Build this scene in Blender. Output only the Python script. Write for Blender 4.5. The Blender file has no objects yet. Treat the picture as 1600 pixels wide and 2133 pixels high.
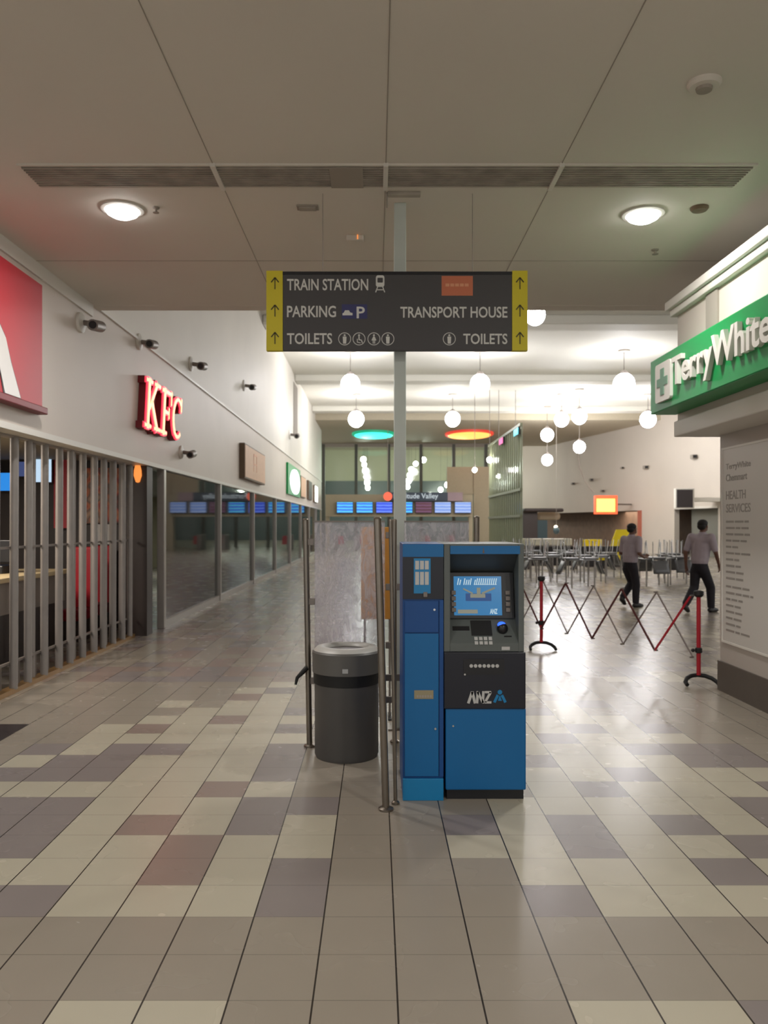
import bpy, bmesh, math, random
from mathutils import Vector, Matrix
random.seed(7)
S = bpy.context.scene
COL = S.collection
PI = math.pi
# ------------------------------------------------------------------ camera, world, exposure
F = 1660.0; H = 1.685; CX = 784.0; CY = 1092.0           # focal length (px of 1600x2133), eye height, vanishing point
cd = bpy.data.cameras.new('camera'); cam = bpy.data.objects.new('camera', cd); COL.objects.link(cam)
cam.location = (0, 0, H); cam.rotation_euler = (PI/2, 0, 0)
cd.sensor_fit = 'VERTICAL'; cd.sensor_height = 36; cd.lens = 36*F/2133
cd.shift_x = (800-CX)/2133; cd.shift_y = (CY-1066.5)/2133
cd.clip_end = 300; cd.clip_start = .05
cd.dof.use_dof = True; cd.dof.focus_distance = 3.6; cd.dof.aperture_fstop = 4.0
S.camera = cam
w = bpy.data.worlds.new('world'); S.world = w; w.use_nodes = True
w.node_tree.nodes['Background'].inputs[0].default_value = (1, .985, .96, 1)
w.node_tree.nodes['Background'].inputs[1].default_value = .85
S.view_settings.view_transform = 'Standard'; S.view_settings.look = 'None'
S.view_settings.exposure = 0.0; S.view_settings.gamma = 1; S.view_settings.use_curve_mapping = False
DOWN_W = 48; PEND_E = 50.0; PEND_FAR = 80.0
# ------------------------------------------------------------------ helpers
def fx(px, Y): return (px-CX)*Y/F
def fz(py, Y): return H+(CY-py)*Y/F
def lin(c):
    c = c/255; return c/12.92 if c <= .04045 else ((c+.055)/1.055)**2.4
def rgb(r, g, b): return (lin(r), lin(g), lin(b), 1)
MATS = {}
def mat(name, col, rough=.5, metal=0, emit=None, es=0, noise=0, nscale=8, bump=0, coat=0):
    m = bpy.data.materials.new(name); m.use_nodes = True; MATS[name] = m
    nt = m.node_tree; b = nt.nodes['Principled BSDF']
    b.inputs['Base Color'].default_value = col; b.inputs['Roughness'].default_value = rough
    b.inputs['Metallic'].default_value = metal; b.inputs['Coat Weight'].default_value = coat
    if emit: b.inputs['Emission Color'].default_value = emit; b.inputs['Emission Strength'].default_value = es
    if noise:
        tc = nt.nodes.new('ShaderNodeTexCoord'); n = nt.nodes.new('ShaderNodeTexNoise'); n.inputs['Scale'].default_value = nscale
        nt.links.new(tc.outputs['Object'], n.inputs['Vector'])
        mx = nt.nodes.new('ShaderNodeMix'); mx.data_type = 'RGBA'; mx.blend_type = 'MULTIPLY'; mx.inputs[0].default_value = 1
        mx.inputs[6].default_value = col
        mr = nt.nodes.new('ShaderNodeMapRange'); mr.inputs[1].default_value = .3; mr.inputs[2].default_value = .7
        mr.inputs[3].default_value = 1-noise; mr.inputs[4].default_value = 1
        nt.links.new(n.outputs['Fac'], mr.inputs[0]); nt.links.new(mr.outputs[0], mx.inputs[7]); nt.links.new(mx.outputs[2], b.inputs['Base Color'])
        if bump:
            bp = nt.nodes.new('ShaderNodeBump'); bp.inputs['Strength'].default_value = bump
            nt.links.new(n.outputs['Fac'], bp.inputs['Height']); nt.links.new(bp.outputs[0], b.inputs['Normal'])
    return m
class MB:
    def __init__(s): s.v = []; s.f = []; s.mi = []; s.cur = 0
    def add(s, vs, fs):
        o = len(s.v); s.v += [Vector(p) for p in vs]; s.f += [[i+o for i in f] for f in fs]; s.mi += [s.cur]*len(fs); return s
    def box(s, x0, x1, y0, y1, z0, z1):
        x0, x1 = sorted((x0, x1)); y0, y1 = sorted((y0, y1)); z0, z1 = sorted((z0, z1))
        return s.add([(x0,y0,z0),(x1,y0,z0),(x1,y1,z0),(x0,y1,z0),(x0,y0,z1),(x1,y0,z1),(x1,y1,z1),(x0,y1,z1)],
                     [(0,3,2,1),(4,5,6,7),(0,1,5,4),(1,2,6,5),(2,3,7,6),(3,0,4,7)])
    def quad(s, a, b, c, d): return s.add([a,b,c,d], [(0,1,2,3)])
    def prism(s, poly, M, d0, d1):                       # 2-D polygon (ccw) extruded along local z from d0 to d1
        n = len(poly); vs = [M @ Vector((x, y, d0)) for x, y in poly]+[M @ Vector((x, y, d1)) for x, y in poly]
        return s.add(vs, [list(range(n-1,-1,-1)), list(range(n,2*n))]+[(i,(i+1)%n,(i+1)%n+n,i+n) for i in range(n)])
    def tube(s, pts, r, seg=10, caps=True):
        pts = [Vector(p) for p in pts]; rs = r if isinstance(r, (list, tuple)) else [r]*len(pts); rings = []; vs = []; fs = []
        up = None
        for i, p in enumerate(pts):
            a = pts[max(i-1,0)]; b = pts[min(i+1,len(pts)-1)]; t = (b-a).normalized()
            if up is None: up = Vector((0,0,1)) if abs(t.z) < .9 else Vector((1,0,0))
            u = t.cross(up).normalized(); v = u.cross(t).normalized(); up = v
            for k in range(seg):
                q = 2*PI*k/seg; vs.append(p+u*rs[i]*math.cos(q)+v*rs[i]*math.sin(q))
        for i in range(len(pts)-1):
            for k in range(seg): fs.append((i*seg+k, i*seg+(k+1)%seg, (i+1)*seg+(k+1)%seg, (i+1)*seg+k))
        if caps: fs.append(list(range(seg-1,-1,-1))); fs.append([(len(pts)-1)*seg+k for k in range(seg)])
        return s.add(vs, fs)
    def lathe(s, c, prof, seg=40, ax='Z', sy=1):
        vs = []; fs = []; n = len(prof)
        for r, z in prof:
            for k in range(seg):
                q = 2*PI*k/seg; p = (r*math.cos(q), sy*r*math.sin(q), z)
                if ax == 'Y': p = (p[0], z, p[1])
                if ax == 'X': p = (z, p[0], p[1])
                vs.append(Vector(c)+Vector(p))
        for i in range(n-1):
            for k in range(seg): fs.append((i*seg+k, i*seg+(k+1)%seg, (i+1)*seg+(k+1)%seg, (i+1)*seg+k))
        if prof[0][0] > 1e-5: fs.append(list(range(seg-1,-1,-1)))
        if prof[-1][0] > 1e-5: fs.append([(n-1)*seg+k for k in range(seg)])
        return s.add(vs, fs)
    def sphere(s, c, rx, ry=None, rz=None, seg=20):
        ry = ry or rx; rz = rz or rx; n = seg//2; vs = []; fs = []
        for i in range(n+1):
            a = PI*i/n
            for k in range(seg):
                q = 2*PI*k/seg; vs.append(Vector(c)+Vector((rx*math.sin(a)*math.cos(q), ry*math.sin(a)*math.sin(q), -rz*math.cos(a))))
        for i in range(n):
            for k in range(seg): fs.append((i*seg+k, i*seg+(k+1)%seg, (i+1)*seg+(k+1)%seg, (i+1)*seg+k))
        return s.add(vs, fs)
    def mesh(s, me, M):
        return s.add([M @ v.co for v in me.vertices], [list(p.vertices) for p in me.polygons])
def offset(o):
    t = Vector((0,0,0))
    while o: t += o.location; o = o.parent
    return t
def obj(name, mb, m, parent=None, bevel=0, smooth=False, kind=None):
    me = bpy.data.meshes.new(name); off = offset(parent)
    me.from_pydata([v-off for v in mb.v], [], mb.f); ms = m if isinstance(m, (list, tuple)) else [m]
    for q in ms: me.materials.append(q)
    for p, i in zip(me.polygons, mb.mi): p.material_index = i
    me.validate(); me.update()
    if smooth: me.shade_smooth(); me.set_sharp_from_angle(angle=math.radians(38))
    o = bpy.data.objects.new(name, me); COL.objects.link(o); o.parent = parent
    if bevel:
        b = o.modifiers.new('bevel', 'BEVEL'); b.width = bevel; b.segments = 2; b.limit_method = 'ANGLE'
    if kind: o['kind'] = kind
    return o
def tag(o, label, cat, group=None, kind=None):
    o['label'] = label; o['category'] = cat
    if group: o['group'] = group
    if kind: o['kind'] = kind
    return o
def thing(name, label, cat, loc=(0,0,0), group=None):
    o = bpy.data.objects.new(name, None); COL.objects.link(o); o.location = loc; o.empty_display_size = .1
    return tag(o, label, cat, group)
def copy_tree(o, parent=None):
    c = o.copy(); COL.objects.link(c); c.parent = parent
    for ch in list(o.children): copy_tree(ch, c)
    return c
def struct(name, mb, m, **k): return obj(name, mb, m, kind='structure', **k)
FRONT = Matrix(((1,0,0,0),(0,0,-1,0),(0,1,0,0),(0,0,0,1)))       # local x->+X, y->+Z, z->-Y (towards camera)
EAST = Matrix(((0,0,1,0),(1,0,0,0),(0,1,0,0),(0,0,0,1)))         # x->+Y, y->+Z, z->+X
WEST = Matrix(((0,0,-1,0),(-1,0,0,0),(0,1,0,0),(0,0,0,1)))       # x->-Y, y->+Z, z->-X
def T(x, y, z, M): return Matrix.Translation((x, y, z)) @ M
def text(mb, s, M, w, h, d=.004, bold=0):
    """the string s fitted to a w x h box at the origin of M, standing d proud"""
    c = bpy.data.curves.new('t', 'FONT'); c.body = s; c.extrude = .5; c.offset = bold; c.resolution_u = 3
    o = bpy.data.objects.new('t', c); COL.objects.link(o)
    dg = bpy.context.evaluated_depsgraph_get(); me = bpy.data.meshes.new_from_object(o.evaluated_get(dg))
    xs = [v.co.x for v in me.vertices]; ys = [v.co.y for v in me.vertices]
    x0, x1, y0, y1 = min(xs), max(xs), min(ys), max(ys)
    N = M @ Matrix.Diagonal((w/(x1-x0), h/(y1-y0), d, 1)) @ Matrix.Translation((-x0, -y0, .5))
    mb.mesh(me, N); bpy.data.objects.remove(o); bpy.data.curves.remove(c); bpy.data.meshes.remove(me)
    return mb
def seg2(mb, M, a, b, w, d0, d1):
    a = Vector(a); b = Vector(b); t = (b-a).normalized(); n = Vector((-t.y, t.x))*w/2
    return mb.prism([tuple(a-n), tuple(b-n), tuple(b+n), tuple(a+n)], M, d0, d1)
def circ(cx, cy, r, n=20, ry=None): return [(cx+r*math.cos(2*PI*k/n), cy+(ry or r)*math.sin(2*PI*k/n)) for k in range(n)]
def rrect(x0, x1, y0, y1, r, n=5):
    p = []
    for cx, cy, a in ((x1-r,y0+r,-PI/2),(x1-r,y1-r,0),(x0+r,y1-r,PI/2),(x0+r,y0+r,PI)):
        p += [(cx+r*math.cos(a+PI/2*k/n), cy+r*math.sin(a+PI/2*k/n)) for k in range(n+1)]
    return p
# ------------------------------------------------------------------ materials
white = mat('white_plaster', rgb(226,221,211), .55, noise=.05, nscale=.7)
fascia_m = mat('fascia_paint', rgb(212,201,190), .5, noise=.05, nscale=.9)
ceil_m = mat('ceiling_board', rgb(222,216,206), .75, noise=.05, nscale=.6)
hallceil_m = mat('hall_ceiling_board', rgb(226,224,214), .7, noise=.04, nscale=.5)
cream_m = mat('cream_wall', rgb(190,180,158), .6, noise=.06)
beige_m = mat('beige_wall', rgb(160,148,122), .6, noise=.06)
brown_m = mat('brown_panel', rgb(112,92,72), .5, noise=.1)
dark_m = mat('dark_brown', rgb(52,42,38), .5, noise=.1)
black_m = mat('black_plastic', rgb(24,24,28), .35)
rubber_m = mat('black_rubber', rgb(20,20,20), .6)
steel_m = mat('brushed_steel', rgb(138,130,120), .33, metal=.9, noise=.08, nscale=20)
alu_m = mat('aluminium', rgb(168,162,156), .38, metal=.55, noise=.06)
aludk_m = mat('dull_aluminium', rgb(128,120,114), .45, metal=.4)
seam_m = mat('seam_shadow_gap', rgb(160,152,142), .8)
trimw_m = mat('white_trim', rgb(222,218,210), .45)
grille_m = mat('grille_metal', rgb(178,170,158), .6, noise=.3, nscale=6)
pole_m = mat('grey_green_paint', rgb(204,212,206), .45, noise=.04)
blue_m = mat('blue_lacquer', rgb(0,100,160), .42, noise=.04, nscale=3)
bluedk_m = mat('deep_blue_lacquer', rgb(0,70,136), .42, noise=.05, nscale=3)
bluelt_m = mat('light_blue_lacquer', rgb(16,124,180), .3)
atmgrey_m = mat('atm_grey', rgb(92,98,96), .45, noise=.05)
atmdk_m = mat('atm_dark_grey', rgb(66,70,70), .5)
navy_m = mat('near_black_navy', rgb(22,24,36), .3)
silver_m = mat('silver_print', rgb(190,190,188), .4)
bin_m = mat('bin_charcoal', rgb(84,82,80), .5, noise=.06)
binlid_m = mat('bin_lid_grey', rgb(190,188,182), .4, noise=.05)
binrim_m = mat('bin_rim_grey', rgb(98,96,92), .45)
signdk_m = mat('sign_charcoal', rgb(72,70,72), .5)
signtx_m = mat('sign_lettering', rgb(222,222,218), .5)
yellow_m = mat('yellow_paint', rgb(222,206,40), .5)
arrow_m = mat('arrow_print', rgb(70,62,22), .5)
peach_m = mat('peach_print', rgb(206,118,84), .5)
peachtx_m = mat('peach_lettering', rgb(226,160,124), .5)
bluesq_m = mat('blue_print', rgb(56,58,110), .5)
red_m = mat('red_banner', rgb(186,30,46), .45, noise=.05, nscale=2)
reddk_m = mat('dark_red', rgb(120,16,28), .45)
barred_m = mat('barrier_red', rgb(170,24,40), .4)
maroon_m = mat('barrier_maroon', rgb(86,38,38), .45)
slat_m = mat('barrier_grey_slat', rgb(132,122,118), .5)
green_m = mat('pharmacy_green', rgb(0,142,72), .4, noise=.04, nscale=2)
brownsign_m = mat('brown_sign_face', rgb(226,182,148), .5, noise=.1)
skirt_m = mat('grey_skirting', rgb(92,84,76), .5, noise=.06)
poster_m = mat('poster_grey_white', rgb(206,202,196), .3)
postertx_m = mat('poster_lettering', rgb(148,142,136), .5)
shirt_m = mat('lilac_grey_shirt', rgb(172,160,168), .8, noise=.08, nscale=14)
trouser_m = mat('black_trousers', rgb(30,26,34), .8)
skin_m = mat('brown_skin', rgb(110,76,62), .55)
hair_m = mat('black_hair', rgb(26,22,22), .7)
shoe_m = mat('black_shoes', rgb(26,22,22), .4)
yellowb_m = mat('bright_yellow', rgb(232,206,10), .5)
tabletop_m = mat('grey_tabletop', rgb(112,110,108), .35)
chrome_m = mat('chrome', rgb(200,200,200), .18, metal=1)
chairg_m = mat('chair_grey_shell', rgb(104,104,106), .35, metal=.3)
teal_m = mat('dark_teal_glass', rgb(72,90,96), .25)
brick_m = mat('tan_brick', rgb(128,104,86), .7, noise=.2, nscale=3)
def emat(name, col, es, base=None): return mat(name, base or (0.02,0.02,0.02,1), .4, emit=col, es=es)
lampw_m = emat('lamp_white', (1,.98,1,1), PEND_E, (.9,.9,.9,1))
lampfar_m = emat('far_lamp_white', (1,1,.9,1), PEND_FAR, (.9,.9,.9,1))
downl_m = emat('downlight_lens', (1,.98,.95,1), 14, (.9,.9,.9,1))
kfcred_m = emat('neon_red', (1,.03,.06,1), 2.2)
kfccore_m = emat('neon_orange_core', (1,.34,.14,1), 2.8)
cyan_e = emat('neon_cyan', (.05,1,.72,1), 2.2)
greenrim_e = emat('neon_green', (0,.42,.2,1), .9)
orange_e = emat('neon_orange', (1,.36,.08,1), 2.4)
redrim_e = emat('neon_red_rim', (.9,.06,.03,1), .9)
pink_e = emat('pink_light', (1,.15,.45,1), 1.2)
cyan2_e = emat('cyan_light', (.1,.8,.9,1), 1.2)
litwhite_e = emat('lit_white_face', (.92,1,.95,1), 2.2, (.8,.8,.8,1))
litorange_e = emat('lit_orange_frame', (1,.12,.03,1), 1.0, (.6,.1,.05,1))
lityellow_e = emat('lit_yellow_face', (1,.62,.12,1), 2.6)
blueglow_e = emat('blue_led', (.02,.10,1,1), 2.4)
disc_e = emat('lit_coral_disc', (1,.14,.07,1), .7, (.6,.1,.05,1))
amber_e = emat('amber_lamp', (1,.3,.06,1), 1.1)
warm_e = emat('warm_lamp', (1,.85,.6,1), 6, (.8,.7,.6,1))
def screen_mat(name, c0, c1, es, axis='Z', scale=30):
    m = bpy.data.materials.new(name); m.use_nodes = True; nt = m.node_tree; b = nt.nodes['Principled BSDF']
    b.inputs['Base Color'].default_value = (.01,.01,.02,1); b.inputs['Roughness'].default_value = .15
    tc = nt.nodes.new('ShaderNodeTexCoord'); wv = nt.nodes.new('ShaderNodeTexWave'); wv.bands_direction = axis
    wv.inputs['Scale'].default_value = scale; wv.inputs['Distortion'].default_value = 2
    nt.links.new(tc.outputs['Object'], wv.inputs[0])
    cr = nt.nodes.new('ShaderNodeValToRGB'); cr.color_ramp.elements[0].color = c0; cr.color_ramp.elements[1].color = c1
    nt.links.new(wv.outputs['Fac'], cr.inputs[0]); nt.links.new(cr.outputs[0], b.inputs['Emission Color'])
    b.inputs['Emission Strength'].default_value = es
    return m
dep_a = screen_mat('departure_screen_cyan', (.03,.12,.9,1), (.12,.7,1,1), 1.0, scale=1.6)
dep_b = screen_mat('departure_screen_blue', (.02,.06,.8,1), (.16,.3,1,1), 1.0, scale=1.6)
dep_c = screen_mat('departure_screen_pale', (.2,.35,.9,1), (.5,.65,1,1), .9, scale=1.6)
dep_d = screen_mat('departure_screen_dim', (.16,.05,.05,1), (.3,.14,.25,1), .6, scale=1.6)
menu_m = screen_mat('menu_screen_white', (.5,.7,1,1), (.7,.9,1,1), .9)
menu2_m = screen_mat('menu_screen_blue', (.02,.15,.9,1), (.05,.5,1,1), .8)
menu3_m = screen_mat('menu_screen_dim', (.04,.06,.2,1), (.12,.16,.35,1), .6)
def glass_mat(name, tint, diff, fac, gl_rough=.03, wavy=False, refl=1.0):
    """thin pane: clear transmission, a little dusty diffuse and a fresnel reflection"""
    m = bpy.data.materials.new(name); m.use_nodes = True; nt = m.node_tree; nt.nodes.clear(); N = nt.nodes.new; L = nt.links.new
    out = N('ShaderNodeOutputMaterial'); tr = N('ShaderNodeBsdfTransparent'); tr.inputs[0].default_value = tint
    df = N('ShaderNodeBsdfDiffuse'); df.inputs[0].default_value = diff; gl = N('ShaderNodeBsdfGlossy'); gl.inputs['Roughness'].default_value = gl_rough
    m1 = N('ShaderNodeMixShader'); m1.inputs[0].default_value = fac; L(tr.outputs[0], m1.inputs[1]); L(df.outputs[0], m1.inputs[2])
    fr = N('ShaderNodeFresnel'); fr.inputs[0].default_value = 1.5
    mm = N('ShaderNodeMath'); mm.operation = 'MULTIPLY'; mm.inputs[1].default_value = refl; L(fr.outputs[0], mm.inputs[0])
    m2 = N('ShaderNodeMixShader'); L(mm.outputs[0], m2.inputs[0]); L(m1.outputs[0], m2.inputs[1]); L(gl.outputs[0], m2.inputs[2]); L(m2.outputs[0], out.inputs[0])
    if wavy:
        tc = N('ShaderNodeTexCoord'); mp = N('ShaderNodeMapping'); mp.inputs['Scale'].default_value = (6, 6, 2.6); mp.inputs['Rotation'].default_value = (0, .35, 0)
        nz = N('ShaderNodeTexNoise'); nz.inputs['Scale'].default_value = 2.2; nz.inputs['Detail'].default_value = 5; nz.inputs['Distortion'].default_value = 2.5
        L(tc.outputs['Object'], mp.inputs[0]); L(mp.outputs[0], nz.inputs['Vector'])
        mr = N('ShaderNodeMapRange'); mr.inputs[1].default_value = .42; mr.inputs[2].default_value = .62; mr.inputs[3].default_value = fac*.55; mr.inputs[4].default_value = min(1, fac*1.5)
        L(nz.outputs['Fac'], mr.inputs[0]); L(mr.outputs[0], m1.inputs[0])
        bp = N('ShaderNodeBump'); bp.inputs['Strength'].default_value = .35; L(nz.outputs['Fac'], bp.inputs['Height'])
        L(bp.outputs[0], gl.inputs['Normal']); L(bp.outputs[0], df.inputs['Normal'])
    return m
shopglass_m = glass_mat('shopfront_glass', (.72,.78,.76,1), (.4,.42,.4,1), .06)
screenglass_m = glass_mat('textured_screen_glass', (.97,.95,.98,1), (.74,.70,.74,1), .34, .2, wavy=True, refl=1)
farglass_m = glass_mat('far_facade_glass', (.84,.9,.86,1), (.5,.5,.45,1), .12, .05, refl=.5)
meshglass_m = glass_mat('shaft_glass', (.9,.95,.88,1), (.62,.64,.52,1), .42, .1, refl=.4)
# floor tiles: one shared grout logic, a few tile colours
def tile_mat(name, col, rough=.27):
    m = bpy.data.materials.new(name); m.use_nodes = True; nt = m.node_tree; N = nt.nodes.new; L = nt.links.new
    b = nt.nodes['Principled BSDF']; b.inputs['Roughness'].default_value = rough; b.inputs['Specular IOR Level'].default_value = .25
    tc = N('ShaderNodeTexCoord'); sp = N('ShaderNodeSeparateXYZ'); L(tc.outputs['Object'], sp.inputs[0])
    def line(sock, off, wd):
        a = N('ShaderNodeMath'); a.operation = 'SUBTRACT'; a.inputs[1].default_value = off; L(sock, a.inputs[0])
        p = N('ShaderNodeMath'); p.operation = 'PINGPONG'; p.inputs[1].default_value = .15; L(a.outputs[0], p.inputs[0])
        c = N('ShaderNodeMath'); c.operation = 'LESS_THAN'; c.inputs[1].default_value = wd; L(p.outputs[0], c.inputs[0]); return c.outputs[0]
    gx = line(sp.outputs['X'], .075, .0034); gy = line(sp.outputs['Y'], 2.82, .0022)
    nz = N('ShaderNodeTexNoise'); nz.inputs['Scale'].default_value = 3; L(tc.outputs['Object'], nz.inputs['Vector'])
    mr = N('ShaderNodeMapRange'); mr.inputs[1].default_value = .3; mr.inputs[2].default_value = .7; mr.inputs[1].default_value = .1; mr.inputs[2].default_value = .9; mr.inputs[3].default_value = .93; mr.inputs[4].default_value = 1; L(nz.outputs['Fac'], mr.inputs[0])
    m0 = N('ShaderNodeMix'); m0.data_type = 'RGBA'; m0.blend_type = 'MULTIPLY'; m0.inputs[0].default_value = 1; m0.inputs[6].default_value = col; L(mr.outputs[0], m0.inputs[7])
    m1 = N('ShaderNodeMix'); m1.data_type = 'RGBA'; L(gy, m1.inputs[0]); L(m0.outputs[2], m1.inputs[6]); m1.inputs[7].default_value = tuple(c*.62 for c in col[:3])+(1,)
    m2 = N('ShaderNodeMix'); m2.data_type = 'RGBA'; L(gx, m2.inputs[0]); L(m1.outputs[2], m2.inputs[6]); m2.inputs[7].default_value = rgb(52,46,40)
    L(m2.outputs[2], b.inputs['Base Color'])
    mr2 = N('ShaderNodeMapRange'); mr2.inputs[1].default_value = .1; mr2.inputs[2].default_value = .9; mr2.inputs[3].default_value = rough*.94; mr2.inputs[4].default_value = rough*1.06; L(nz.outputs['Fac'], mr2.inputs[0]); L(mr2.outputs[0], b.inputs['Roughness'])
    return m
TM = [tile_mat('tile_taupe', rgb(154,145,132)), tile_mat('tile_cream', rgb(188,181,162)), tile_mat('tile_grey', rgb(140,131,128)),
      tile_mat('tile_rose', rgb(148,131,122)), tile_mat('tile_black', rgb(52,44,46))]
# ------------------------------------------------------------------ floor
TMAP = {  # row -> {column: colour index}; columns start at X=.075+.3c, rows at Y=2.82+.3r
 -1: {-4:1,-3:1,2:1,3:1,4:2,5:2},
  2: {-7:2,-6:2,-5:1,-4:1,-3:1,-2:2,2:2,3:1,4:1,5:1,6:1},
  3: {-7:1,-6:1,-5:1,-4:3,-3:1,-2:2,2:1,3:1,4:1,5:2,6:1},
  4: {-8:2,-7:2,-6:1,-5:1,-4:3,-3:1,-2:1,1:1,2:1,3:2,4:1,5:1,6:2},
  5: {-9:2,-8:2,-7:2,-6:1,-5:3,-4:1,-3:2,-2:1,1:2,2:1,3:2,4:1,5:2,6:1,7:2},
  6: {-9:2,-8:2,-7:2,-6:1,-5:1,-4:1,-3:2,-2:2,2:1,3:1,4:1,5:1,6:1,7:2,8:2},
  7: {-9:1,-8:1,-7:1,-6:1,-5:1,-4:3,-3:1,3:1,4:2,5:1,6:1,7:1,8:2},
  8: {-10:2,-9:2,-8:2,-7:2,-6:1,-5:1,-4:1,-3:2,3:1,4:1,5:2,6:1,7:1,8:1},
  9: {-9:1,-8:2,-7:2,-6:1,-5:1,-4:1,-3:2,3:2,4:1,5:1,6:1,7:2,8:2},
 10: {-9:2,-8:1,-7:2,-6:2,-5:1,-4:1,-3:2,3:1,4:1,5:1,6:2,7:2,8:2},
 11: {-11:4,-8:1,-7:1,-6:1,-5:1,-4:1,-3:1,3:1,4:2,5:1,6:1,7:1},
 12: {-11:4,-8:1,-7:3,-6:1,-5:1,-4:1,-3:2,3:1,4:1,5:2,6:1,7:2},
 13: {-7:1,-6:1,-5:3,-4:1,-3:1,3:1,4:1,5:1,6:1},
 14: {-6:1,-5:1,-4:1,-3:2,3:1,4:2,5:1}, 15: {-7:1,-5:1,-4:1,3:1,5:1,6:2}, 16: {-5:3,-4:1,4:1}, 17: {-5:1,-4:2,4:2,5:1}, 18: {-4:1,5:1}}
mb = MB(); rng = random.Random(3)
for r in range(-24, 110):
    for c in range(-34, 66):
        x = .075+.3*c; y = 2.82+.3*r
        k = 0
        if r in TMAP: k = TMAP[r].get(c, 0)
        elif r > 18: k = (rng.choice([0,0,0,0,2,1]) if c > 2 else rng.choice([0,0,3,2]) if c < -2 else 0)
        mb.cur = k; mb.quad((x,y,0),(x+.3,y,0),(x+.3,y+.3,0),(x,y+.3,0))
y1 = 2.82+.3*110; mb.cur = 0; mb.quad((-10.125,y1,0),(24,y1,0),(24,95,0),(-10.125,95,0)); 
struct('floor', mb, TM)
# ------------------------------------------------------------------ ceilings
LW = -3.44; RW = 3.5; CH = 4.33; HC = 8.0; CE = 9.65
mb = MB().box(LW-.3, 8.5, -5, CE, CH, CH+.25)
struct('ceiling', mb, ceil_m)
mb = MB().box(LW, 8.5, CE-.02, CE+.2, CH-.004, HC)
struct('trim_1', mb, ceil_m)                                    # bulkhead at the end of the low ceiling
mb = MB()
for X in (-1.2, .07, 1.36): mb.box(X-.003, X+.003, -3, 5.84, CH-.003, CH+.01); mb.box(X-.003, X+.003, 6.24, CE-.1, CH-.003, CH+.01)
for Y in (3.4, 8.0): mb.box(LW, 8, Y-.003, Y+.003, CH-.003, CH+.01)
struct('trim_2', mb, seam_m)
mb = MB().box(LW-.3, 20, CE+.2, 45, HC, HC+.2)
struct('ceiling_hall', mb, hallceil_m)
mb = MB()
for Y in (16.5, 24, 33.6, 42.5): mb.box(LW, 19, Y, Y+.9, HC-.28, HC+.01)
struct('trim_3', mb, hallceil_m, bevel=.05)                    # shallow cross beams
mb = MB().box(LW-1, 20, 45, 60, 7.57, HC+.2)
struct('ceiling_far', mb, cream_m)
mb = MB().box(-12, 22, 60, 86, 9.6, 9.8); struct('ceiling_concourse', mb, cream_m)
# ------------------------------------------------------------------ air grille
g = thing('air_grille', 'long dark slotted air grille set across the low ceiling', 'ceiling grille', (0.05, 6.02, CH-.03))
gx0, gx1 = -2.62, 2.78; gy0, gy1 = 5.86, 6.22
mb = MB()
n = 9
for i in range(n):
    y = gy0+.03+i*(gy1-gy0-.06)/(n-1); mb.box(gx0, gx1, y-.008, y+.008, CH-.02, CH-.004)
mb.box(gx0, gx1, gy0, gy1, CH-.006, CH+.002)
obj('slats', mb, grille_m, g)
mb = MB()
for a, b, c, d in ((gx0-.02,gx1+.02,gy0-.02,gy0),(gx0-.02,gx1+.02,gy1,gy1+.02),(gx0-.02,gx0,gy0,gy1),(gx1,gx1+.02,gy0,gy1)): mb.box(a,b,c,d,CH-.015,CH+.002)
obj('frame', mb, ceil_m, g)
for X in (-1.2, .07, 1.36): obj('divider', MB().box(X-.018, X+.018, gy0-.03, gy1+.03, CH-.03, CH), trimw_m, g)
obj('access_cover', MB().box(-.35,-.1,gy0,gy1,CH-.024,CH-.018), seam_m, g, bevel=.003)
# ------------------------------------------------------------------ downlights
def downlight(X, Y, label, watts=DOWN_W):
    t = thing('downlight', label, 'ceiling light', (X, Y, CH))
    mb = MB().lathe((X,Y,0), [(.175,CH-.001),(.175,CH-.014),(.145,CH-.02),(.145,CH-.001)], 32)
    obj('bezel', mb, trimw_m, t, smooth=True)
    obj('lens', MB().lathe((X,Y,0), [(.14,CH-.012),(.125,CH-.045),(.08,CH-.07),(0,CH-.078)], 32), downl_m, t, smooth=True)
    l = bpy.data.lights.new('downlight_lamp', 'AREA'); l.shape = 'DISK'; l.size = .26; l.energy = watts; l.color = (1,.97,.93)
    o = bpy.data.objects.new('downlight_lamp', l); COL.objects.link(o); o.parent = t; o.location = (0,0,-.09)
    return t
downlight(fx(255,6.68), 6.68, 'round bright ceiling downlight at the left')
downlight(fx(1340,6.78), 6.78, 'round bright ceiling downlight at the right')
for X, Y in ((-2.2, 1.2), (2.3, 1.2), (-2.2, -3.2), (2.3, -3.2)):  # area lights out of view, added because the near space needs their light
    l = bpy.data.lights.new('unseen_fill_lamp', 'AREA'); l.shape = 'DISK'; l.size = .26; l.energy = DOWN_W*1.1; l.color = (1,.97,.92)
    o = bpy.data.objects.new('unseen_fill_lamp', l); COL.objects.link(o); o.location = (X, Y, CH-.02)
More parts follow.
